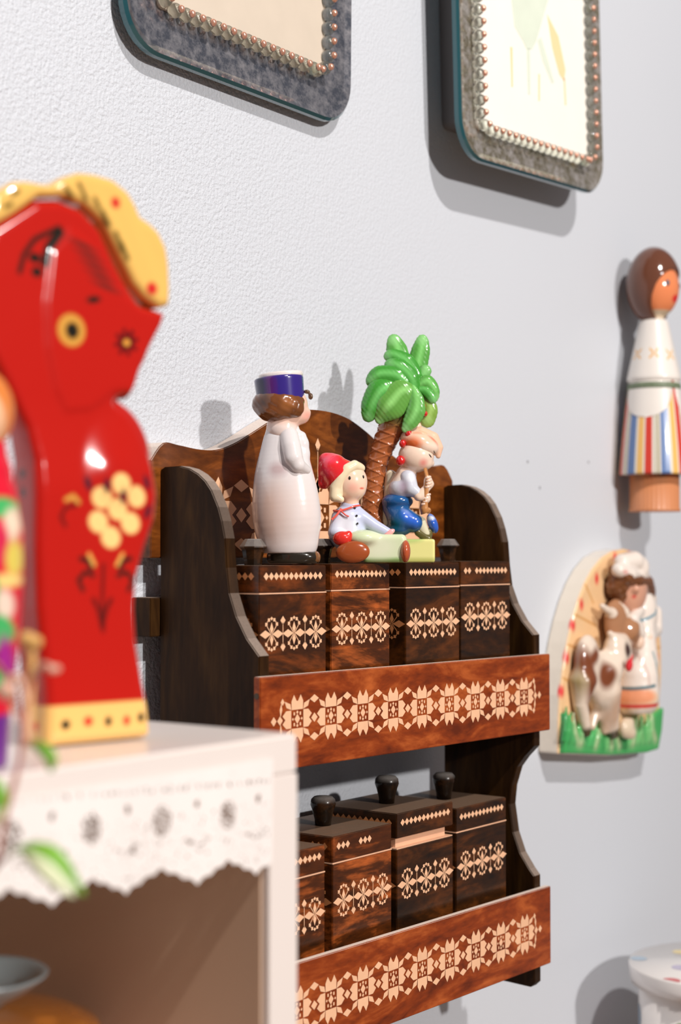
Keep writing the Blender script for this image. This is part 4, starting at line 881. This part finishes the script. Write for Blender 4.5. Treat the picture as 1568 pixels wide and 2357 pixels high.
bl = pbr('blouse_paint', (0.82, 0.76, 0.70), 0.3, coat=0.5); emb = pbr('embroidery_paint', (0.80, 0.42, 0.10), 0.4)
def blouse(a, z):
    py = 1178-z/gs
    for ca, cp in ((-1.75, 817), (-0.95, 820), (-2.6, 817)):
        x = (a-2*math.pi if a > math.pi else a)-ca; x *= 50; y = py-cp
        if abs(abs(x)-abs(y)) < 3.0 and abs(x) < 11 and abs(x) > 1.5: return 1
    return 0
rows = [(58, 880), (62, 876), (62, 870)]+[(62-(870-y_)*0.222, y_) for y_ in range(866, 738, -3)]+[(30, 737), (24, 733)]
lth('blouse', rows, [bl, emb], blouse, 220)
m = MB(); 
def apr(a0, half, top_, bot_):
    pts = []; n1 = 28
    for j in range(n1+1):
        v = j/n1; py = top_+(bot_-top_)*v; hw = half*math.sqrt(max(0, 1-v**2.4)); R_ = np.interp(py, [878, 900, 940, 990], [57, 60, 66, 72])+1.6
        pts.append([( R_*gs*math.cos(a0+hw*q_), R_*gs*math.sin(a0+hw*q_), zpx(py)) for q_ in np.linspace(-1, 1, 22)])
    vs = [p_ for r_ in pts for p_ in r_]; fs = [[j*22+i, j*22+i+1, (j+1)*22+i+1, (j+1)*22+i] for j in range(n1) for i in range(21)]
    m.add(vs, fs, 0, True)
apr(-2.05, 1.0, 879, 965); apr(-0.15, 0.75, 879, 985)
o = m.build('apron', bl, g); sm = o.modifiers.new('t', 'SOLIDIFY'); sm.thickness = 0.0006
m = MB(); m.lathe([(60.5*gs, zpx(898)), (61.5*gs, zpx(897)), (60.5*gs, zpx(884)), (59*gs, zpx(883))], n=96); m.build('belt', pbr('belt_paint', (0.16, 0.20, 0.12), 0.5, var=0.9, bscale=900), g)
skin = (0.80, 0.25, 0.10)
GP = lambda px, py, d=0: (px-1508, d, 1178-py)
FD = (0.80, -0.60)
sculpt('head', [E(GP(1510, 662), (57, 57, 72)), C([(0, 0, 1178-735, 24), (0, 0, 1178-715, 24)])], M['lacquer'], g, gs, skin, k=4, h=3.0,
       paints=((E((1.5+FD[0]*54, FD[1]*54, 1178-690), (12, 12, 9)), (0.70, 0.02, 0.02), 4), (lambda x, y, z: z-(1178-716), (0.66, 0.52, 0.36), 4)))
sculpt('hair', [E(GP(1508, 655), (63, 63, 90))], M['lacquer'], g, gs, (0.14, 0.05, 0.028), k=0, h=3.0,
       cuts=(lambda x, y, z: -(np.sqrt(((x-FD[0]*72)/72)**2+((y-FD[1]*72)/72)**2+((z-(1178-692))/72)**2)-1)*60,))
for sg in (1, -1):
    ex = FD[0]*0.87-sg*FD[1]*0.0; a = math.atan2(FD[1], FD[0])-sg*0.55; m = MB()
    m.ball(((1.5+55*math.cos(a))*gs, 55*math.sin(a)*gs, zpx(657)), (5*gs, 5*gs, 8*gs)); m.build('eye', pbr('blue_eye', (0.03, 0.10, 0.16), 0.2), g)

# ================================================================== CERAMIC WALL PLAQUE
YP = W-0.020
pl = empty('wall_plaque', (0.552, W, 1.331), 'arched ceramic wall plaque of a girl with a calf in green grass', 'plaque')
def Q(px, py, h_=0): 
    v = onY(px, py, YP-h_*0.001); return ((v.x-0.552)*1000, (YP-h_*0.001-W)*1000, (v.z-1.331)*1000)
def QR(px, py, h_, r_): return (*Q(px, py, h_), r_)
def QE(px, py, h_, rx, rz, ry, col=None, tilt=0): return E(Q(px, py, h_), (rx, ry, rz), col, tilt)
arch = [(1287, 1736), (1288, 1660), (1291, 1600), (1298, 1540), (1308, 1480), (1319, 1430), (1332, 1385), (1348, 1343), (1366, 1310), (1388, 1283), (1412, 1268), (1440, 1263), (1464, 1270), (1483, 1290), (1499, 1325), (1511, 1372), (1519, 1420), (1523, 1480), (1524, 1540), (1521, 1610), (1516, 1670), (1508, 1722), (1480, 1733), (1400, 1740)]
ap = [(Q(a, b)[0], Q(a, b)[2]) for a, b in arch]
rm = M['relief']; cream = (0.80, 0.71, 0.60); yl = (0.86, 0.56, 0.30)
pa = [(lambda X, Y, Z: Y+18.2+0*X, yl, 1.0)]
rngp = random.Random(5)
def P2(px, py, h_, rx, rz, tilt=0):
    x0, _, z0 = Q(px, py, h_); ct, st = math.cos(tilt), math.sin(tilt)
    def f(X, Y, Z):
        a, b = X-x0, Z-z0; a, b = a*ct+b*st, -a*st+b*ct
        return (np.sqrt((a/rx)**2+(b/rz)**2)-1)*min(rx, rz)
    return f
def S2(pts, h_, wd):
    Q2 = [(Q(a, b, h_)[0], Q(a, b, h_)[2]) for a, b in pts]
    def f(X, Y, Z):
        dd = None
        for (ax, az), (bx_, bz) in zip(Q2[:-1], Q2[1:]):
            ex, ez = bx_-ax, bz-az; h = np.clip(((X-ax)*ex+(Z-az)*ez)/(ex*ex+ez*ez), 0, 1)
            q_ = np.hypot(X-ax-ex*h, Z-az-ez*h)-wd; dd = q_ if dd is None else np.minimum(dd, q_)
        return dd
    return f
for px, py in ((1450, 1276), (1416, 1284), (1374, 1332), (1339, 1392), (1320, 1440), (1306, 1515), (1294, 1592), (1500, 1330), (1515, 1420), (1513, 1515), (1510, 1585), (1492, 1570), (1508, 1466), (1300, 1490)):
    x, y, z = Q(px, py); pa.append(((lambda X, Y, Z, x=x, z=z: np.where(Y < -17, np.hypot((X-x), (Z-z)*0.7)-3.2, 99)), (0.78, 0.05, 0.05), 3.5))
for px0, py0, px1, py1 in ((1300, 1480, 1345, 1500), (1325, 1415, 1372, 1440), (1348, 1345, 1366, 1388), (1395, 1310, 1393, 1360), (1296, 1560, 1320, 1575), (1480, 1500, 1520, 1490)):
    a = Q(px0, py0); b = Q(px1, py1)
    pa.append((C([(a[0], a[1], a[2], 0.8), (b[0], b[1], b[2], 0.8)]), (0.62, 0.28, 0.06), 1.6))
sculpt('plaque_body', [POLY(ap, -10, 10, 1.6)], rm, pl, 0.001, cream, k=0, h=1.1, paints=pa, relax=1)
gr = (0.06, 0.38, 0.10)
gp_ = [POLY([(Q(a, b)[0], Q(a, b)[2]) for a, b in ((1291, 1640), (1306, 1660), (1330, 1682), (1360, 1690), (1400, 1690), (1440, 1684), (1480, 1668), (1500, 1640), (1518, 1628), (1514, 1680), (1506, 1724), (1480, 1732), (1400, 1738), (1289, 1734))], -21, 4, 2.0)]
for i in range(26):
    px = 1296+i*8.3+rngp.uniform(-3, 3); py = 1722-abs(i-12)*1.5; bend = rngp.uniform(-14, 14)
    gp_.append(C([QR(px, py, 4, 2.2), QR(px+bend*0.5, py-22, 5, 1.9), QR(px+bend, py-38-rngp.uniform(0, 16)-abs(i-12)*2.2, 3, 0.9)], rngp.choice([(0.04, 0.30, 0.08), (0.09, 0.46, 0.14), (0.22, 0.52, 0.20), (0.58, 0.62, 0.38)])))
sculpt('grass', gp_, rm, pl, 0.001, gr, k=1.5, h=0.9, colk=1.5, relax=1)
cw = (0.80, 0.66, 0.54); cb = (0.20, 0.055, 0.02)
sculpt('calf', [QE(1352, 1530, 8, 17, 25, 9), C([QR(1340, 1570, 8, 12), QR(1336, 1620, 7, 6.5), QR(1350, 1686, 7, 4)]), C([QR(1360, 1580, 6, 9), QR(1372, 1630, 4, 5), QR(1362, 1672, 4, 3.6)], (0.70, 0.56, 0.44)),
                QE(1388, 1562, 11, 18, 24, 10), C([QR(1396, 1590, 12, 13), QR(1402, 1640, 10, 9), QR(1412, 1690, 9, 4.5)]), C([QR(1385, 1590, 8, 9), QR(1386, 1640, 7, 6), QR(1390, 1680, 6, 4)]),
                C([QR(1400, 1545, 14, 12), QR(1420, 1505, 15, 10)]), QE(1420, 1488, 15, 15, 12, 9), C([QR(1432, 1500, 16, 8), QR(1441, 1512, 16, 6)]), C([QR(1412, 1465, 16, 3), QR(1404, 1458, 15, 2.5)]), C([QR(1434, 1470, 16, 4), QR(1444, 1480, 16, 4)])],
       rm, pl, 0.001, cw, k=5, h=1.0, relax=1,
       paints=((P2(1355, 1552, 15, 7, 24, 0.15), cb, 5), (P2(1366, 1512, 15, 12, 5, 0.6), cb, 5), (P2(1393, 1555, 18, 8, 11), cb, 5), (S2([(1418, 1530), (1424, 1570), (1420, 1612)], 18, 2.4), cb, 4), (P2(1318, 1575, 8, 8, 18), (0.34, 0.24, 0.08), 8), (P2(1438, 1496, 22, 4.5, 6), (0.06, 0.025, 0.02), 3), (P2(1395, 1640, 10, 8, 22), (0.62, 0.42, 0.30), 8), (E(Q(1350, 1690, 8), (6, 8, 6)), (0.08, 0.06, 0.03), 4), (E(Q(1412, 1690, 10), (6, 8, 6)), (0.08, 0.06, 0.03), 4)))
sculpt('cow_head', [QE(1418, 1432, 10, 16, 20, 8), C([QR(1440, 1450, 12, 13), QR(1452, 1470, 12, 9)]), C([QR(1398, 1405, 12, 3), QR(1386, 1395, 11, 2.5), QR(1408, 1412, 12, 4)], cw), C([QR(1436, 1410, 14, 5), QR(1420, 1392, 12, 3)], cw)],
       rm, pl, 0.001, (0.42, 0.20, 0.10), k=4, h=1.0, relax=1, paints=((E(Q(1444, 1438, 24), (3.4, 5, 2.4)), (0.05, 0.02, 0.01), 2), (E(Q(1404, 1440, 20), (6, 8, 10)), (0.75, 0.55, 0.42), 6)))
sculpt('dress', [QE(1487, 1412, 10, 15, 20, 9), C([QR(1472, 1520, 8, 17), QR(1480, 1450, 10, 10)]), C([QR(1463, 1600, 7, 21), QR(1466, 1560, 8, 19)]), C([QR(1506, 1410, 8, 7), QR(1508, 1450, 10, 6.5), QR(1490, 1466, 14, 5.5)]), C([QR(1470, 1405, 14, 6), QR(1456, 1425, 18, 5.5), QR(1474, 1458, 19, 5)])],
       rm, pl, 0.001, (0.84, 0.74, 0.66), k=4, h=1.0, relax=1, cuts=(lambda x, y, z, z0=Q(1463, 1636)[2]: z0-z+0*x+0*y,),
       paints=((P2(1462, 1612, 18, 26, 9), (0.84, 0.66, 0.46), 3), (P2(1466, 1604, 18, 17, 7), (0.84, 0.34, 0.18), 4), (P2(1440, 1608, 18, 4, 8), (0.14, 0.20, 0.04), 3), (S2([(1430, 1632), (1460, 1629), (1496, 1620)], 18, 1.6), (0.70, 0.02, 0.03), 1.5),
               (S2([(1430, 1580), (1445, 1586), (1466, 1586), (1486, 1577)], 18, 1.3), (0.02, 0.13, 0.17), 1.6), (S2([(1482, 1500), (1485, 1540), (1486, 1577)], 14, 0.8), (0.04, 0.22, 0.27), 1.4), (S2([(1456, 1424), (1480, 1428), (1497, 1412), (1500, 1402)], 14, 1.0), (0.05, 0.25, 0.36), 1.4),
               (S2([(1462, 1505), (1458, 1575)], 16, 0.7), (0.60, 0.42, 0.36), 2), (S2([(1474, 1500), (1474, 1575)], 16, 0.7), (0.60, 0.42, 0.36), 2)))
sculpt('hand', [QE(1470, 1478, 18, 6, 7, 5), QE(1490, 1467, 16, 5, 5, 5)], rm, pl, 0.001, (0.86, 0.62, 0.48), k=3, h=1.0, relax=1)
sculpt('face', [QE(1455, 1352, 12, 21, 23, 11), QE(1462, 1356, 21, 3.5, 3.5, 4), C([QR(1452, 1385, 8, 8), QR(1456, 1400, 8, 8)])], rm, pl, 0.001, (0.70, 0.36, 0.24), k=3, h=0.9, relax=1,
       paints=((E(Q(1447, 1364, 23), (6, 6, 6)), (0.80, 0.22, 0.14), 5), (E(Q(1466, 1374, 23), (3.5, 4, 2)), (0.66, 0.03, 0.03), 2), (E(Q(1470, 1343, 22), (2.4, 4, 1.4)), (0.05, 0.03, 0.02), 1.6), (E(Q(1452, 1345, 24), (2.6, 4, 1.4)), (0.05, 0.03, 0.02), 1.6)))
sculpt('hair', [C([QR(1424, 1330, 10, 9), QR(1420, 1350, 9, 10), QR(1426, 1372, 9, 7)]), C([QR(1440, 1330, 18, 6), QR(1465, 1336, 19, 6), QR(1486, 1340, 14, 7), QR(1494, 1362, 8, 6)])], rm, pl, 0.001, (0.17, 0.06, 0.02), k=3, h=0.9, relax=1, modify=lambda x, y, z: 0.7*np.sin(x*0.9)*np.sin(z*0.9))
sculpt('bonnet', [C([QR(1434, 1296, 13, 8), QR(1458, 1292, 15, 9), QR(1474, 1302, 14, 8)]), C([QR(1424, 1312, 15, 6), QR(1450, 1322, 19, 6), QR(1480, 1330, 15, 6)]), QE(1478, 1308, 19, 7, 9, 6)], rm, pl, 0.001, (0.84, 0.74, 0.66), k=3, h=0.9, relax=1,
       paints=((E(Q(1450, 1318, 26), (5, 5, 4)), (0.74, 0.10, 0.08), 3),))
sculpt('red_bow', [QE(1440, 1518, 20, 4, 4, 3), QE(1448, 1530, 20, 5, 6, 3), QE(1450, 1512, 20, 3, 4, 3)], rm, pl, 0.001, (0.74, 0.04, 0.05), k=1.5, h=0.8, relax=1)
sculpt('small_dog', [QE(1442, 1676, 11, 10, 9, 6), QE(1452, 1688, 13, 6, 5, 4), C([QR(1452, 1660, 12, 2.5), QR(1448, 1668, 12, 3)])], rm, pl, 0.001, (0.72, 0.58, 0.42), k=3, h=0.9, relax=1)

# ================================================================== POLKA DOT TIN ON ITS STAND
pc = CAM+ray(1662, 1280)*1.345; tz = 1.5-(2212-1280)/FPX*1.345; tr = 0.0785
tin = empty('polka_dot_tin', (pc.x, pc.y, tz-0.205), 'white round tin with coloured polka dots and a flat lid, at the lower right', 'tin')
whm = pbr('white_enamel', (0.92, 0.86, 0.82), 0.3, coat=0.6)
dotm = {k_: pbr('dot_'+k_, c_, 0.3, coat=0.6) for k_, c_ in (('red', (0.70, 0.05, 0.04)), ('green', (0.25, 0.36, 0.12)), ('blue', (0.36, 0.48, 0.60)), ('violet', (0.55, 0.48, 0.66)), ('yellow', (0.85, 0.66, 0.25)))}
dl = list(dotm.values()); mats = [whm]+dl
m = MB(); m.lathe([(0.0, 0.0), (tr*0.895, 0.0), (tr*0.895, 0.195), (0.0, 0.195)], n=96)
def curved_dot(a0, z0, ra, rz, R_, mt, n=20):
    pts = [(math.cos(t_)*ra, math.sin(t_)*rz) for t_ in np.linspace(0, 2*math.pi, n, endpoint=False)]
    vs = [(math.cos(a0)*R_, math.sin(a0)*R_, z0)]+[((R_)*math.cos(a0+u_/R_), R_*math.sin(a0+u_/R_), z0+v_) for u_, v_ in pts]
    m.add(vs, [[0, i+1, (i+1) % n+1] for i in range(n)], mt, True)
R_ = tr*0.895+0.0003
for i in range(14):
    a0 = -math.pi+0.35+i*0.45
    for j in range(4): curved_dot(a0+(j % 2)*0.22, 0.150-j*0.045+(0.012 if i % 2 else 0), 0.0085, 0.0095, R_, 1+(i*2+j*3) % 5)
m.build('tin_body', mats, tin)
m = MB(); m.lathe([(tr*0.9, 0.190), (tr*0.985, 0.190), (tr*0.992, 0.196), (tr, 0.2035), (tr*0.992, 0.205), (0.0, 0.205)], n=96)
def flat_dot(x, y, r_, mt):
    v = [(x+r_*math.cos(t_), y+r_*math.sin(t_), 0.2052) for t_ in np.linspace(0, 2*math.pi, 20, endpoint=False)]
    m.add([p_ for p_ in v if math.hypot(p_[0], p_[1]) < tr*0.99], [list(range(sum(1 for p_ in v if math.hypot(p_[0], p_[1]) < tr*0.99)))], mt)
c_, s_ = math.cos(RZ), math.sin(RZ)
def lid_dot(lx, ly, r_, mt): flat_dot(lx*c_-ly*s_, lx*s_+ly*c_, r_, mt)
lid_dot(-0.055, -0.052, 0.0075, 1); lid_dot(-0.068, 0.018, 0.007, 3); lid_dot(-0.038, -0.012, 0.0085, 4); lid_dot(-0.028, 0.040, 0.007, 5); lid_dot(0.02, -0.03, 0.008, 2); lid_dot(0.01, 0.03, 0.008, 1)
m.build('tin_lid', mats, tin)
tb = empty('side_table', (pc.x+0.05, pc.y-0.06, 0.0), 'small wooden side table under the polka dot tin', 'table')
TO = tuple(tb.location); tz0 = tz-0.205
part('table_top', M['floor'], TO[0]-0.2, TO[0]+0.2, TO[1]-0.15, W-0.002, tz0-0.02, tz0, parent=tb, org=TO)
for sx in (-0.18, 0.18):
    for yy in (TO[1]-0.13, W-0.03): part('leg', M['floor'], TO[0]+sx-0.015, TO[0]+sx+0.015, yy-0.012, yy+0.012, 0, tz0-0.02, parent=tb, org=TO)
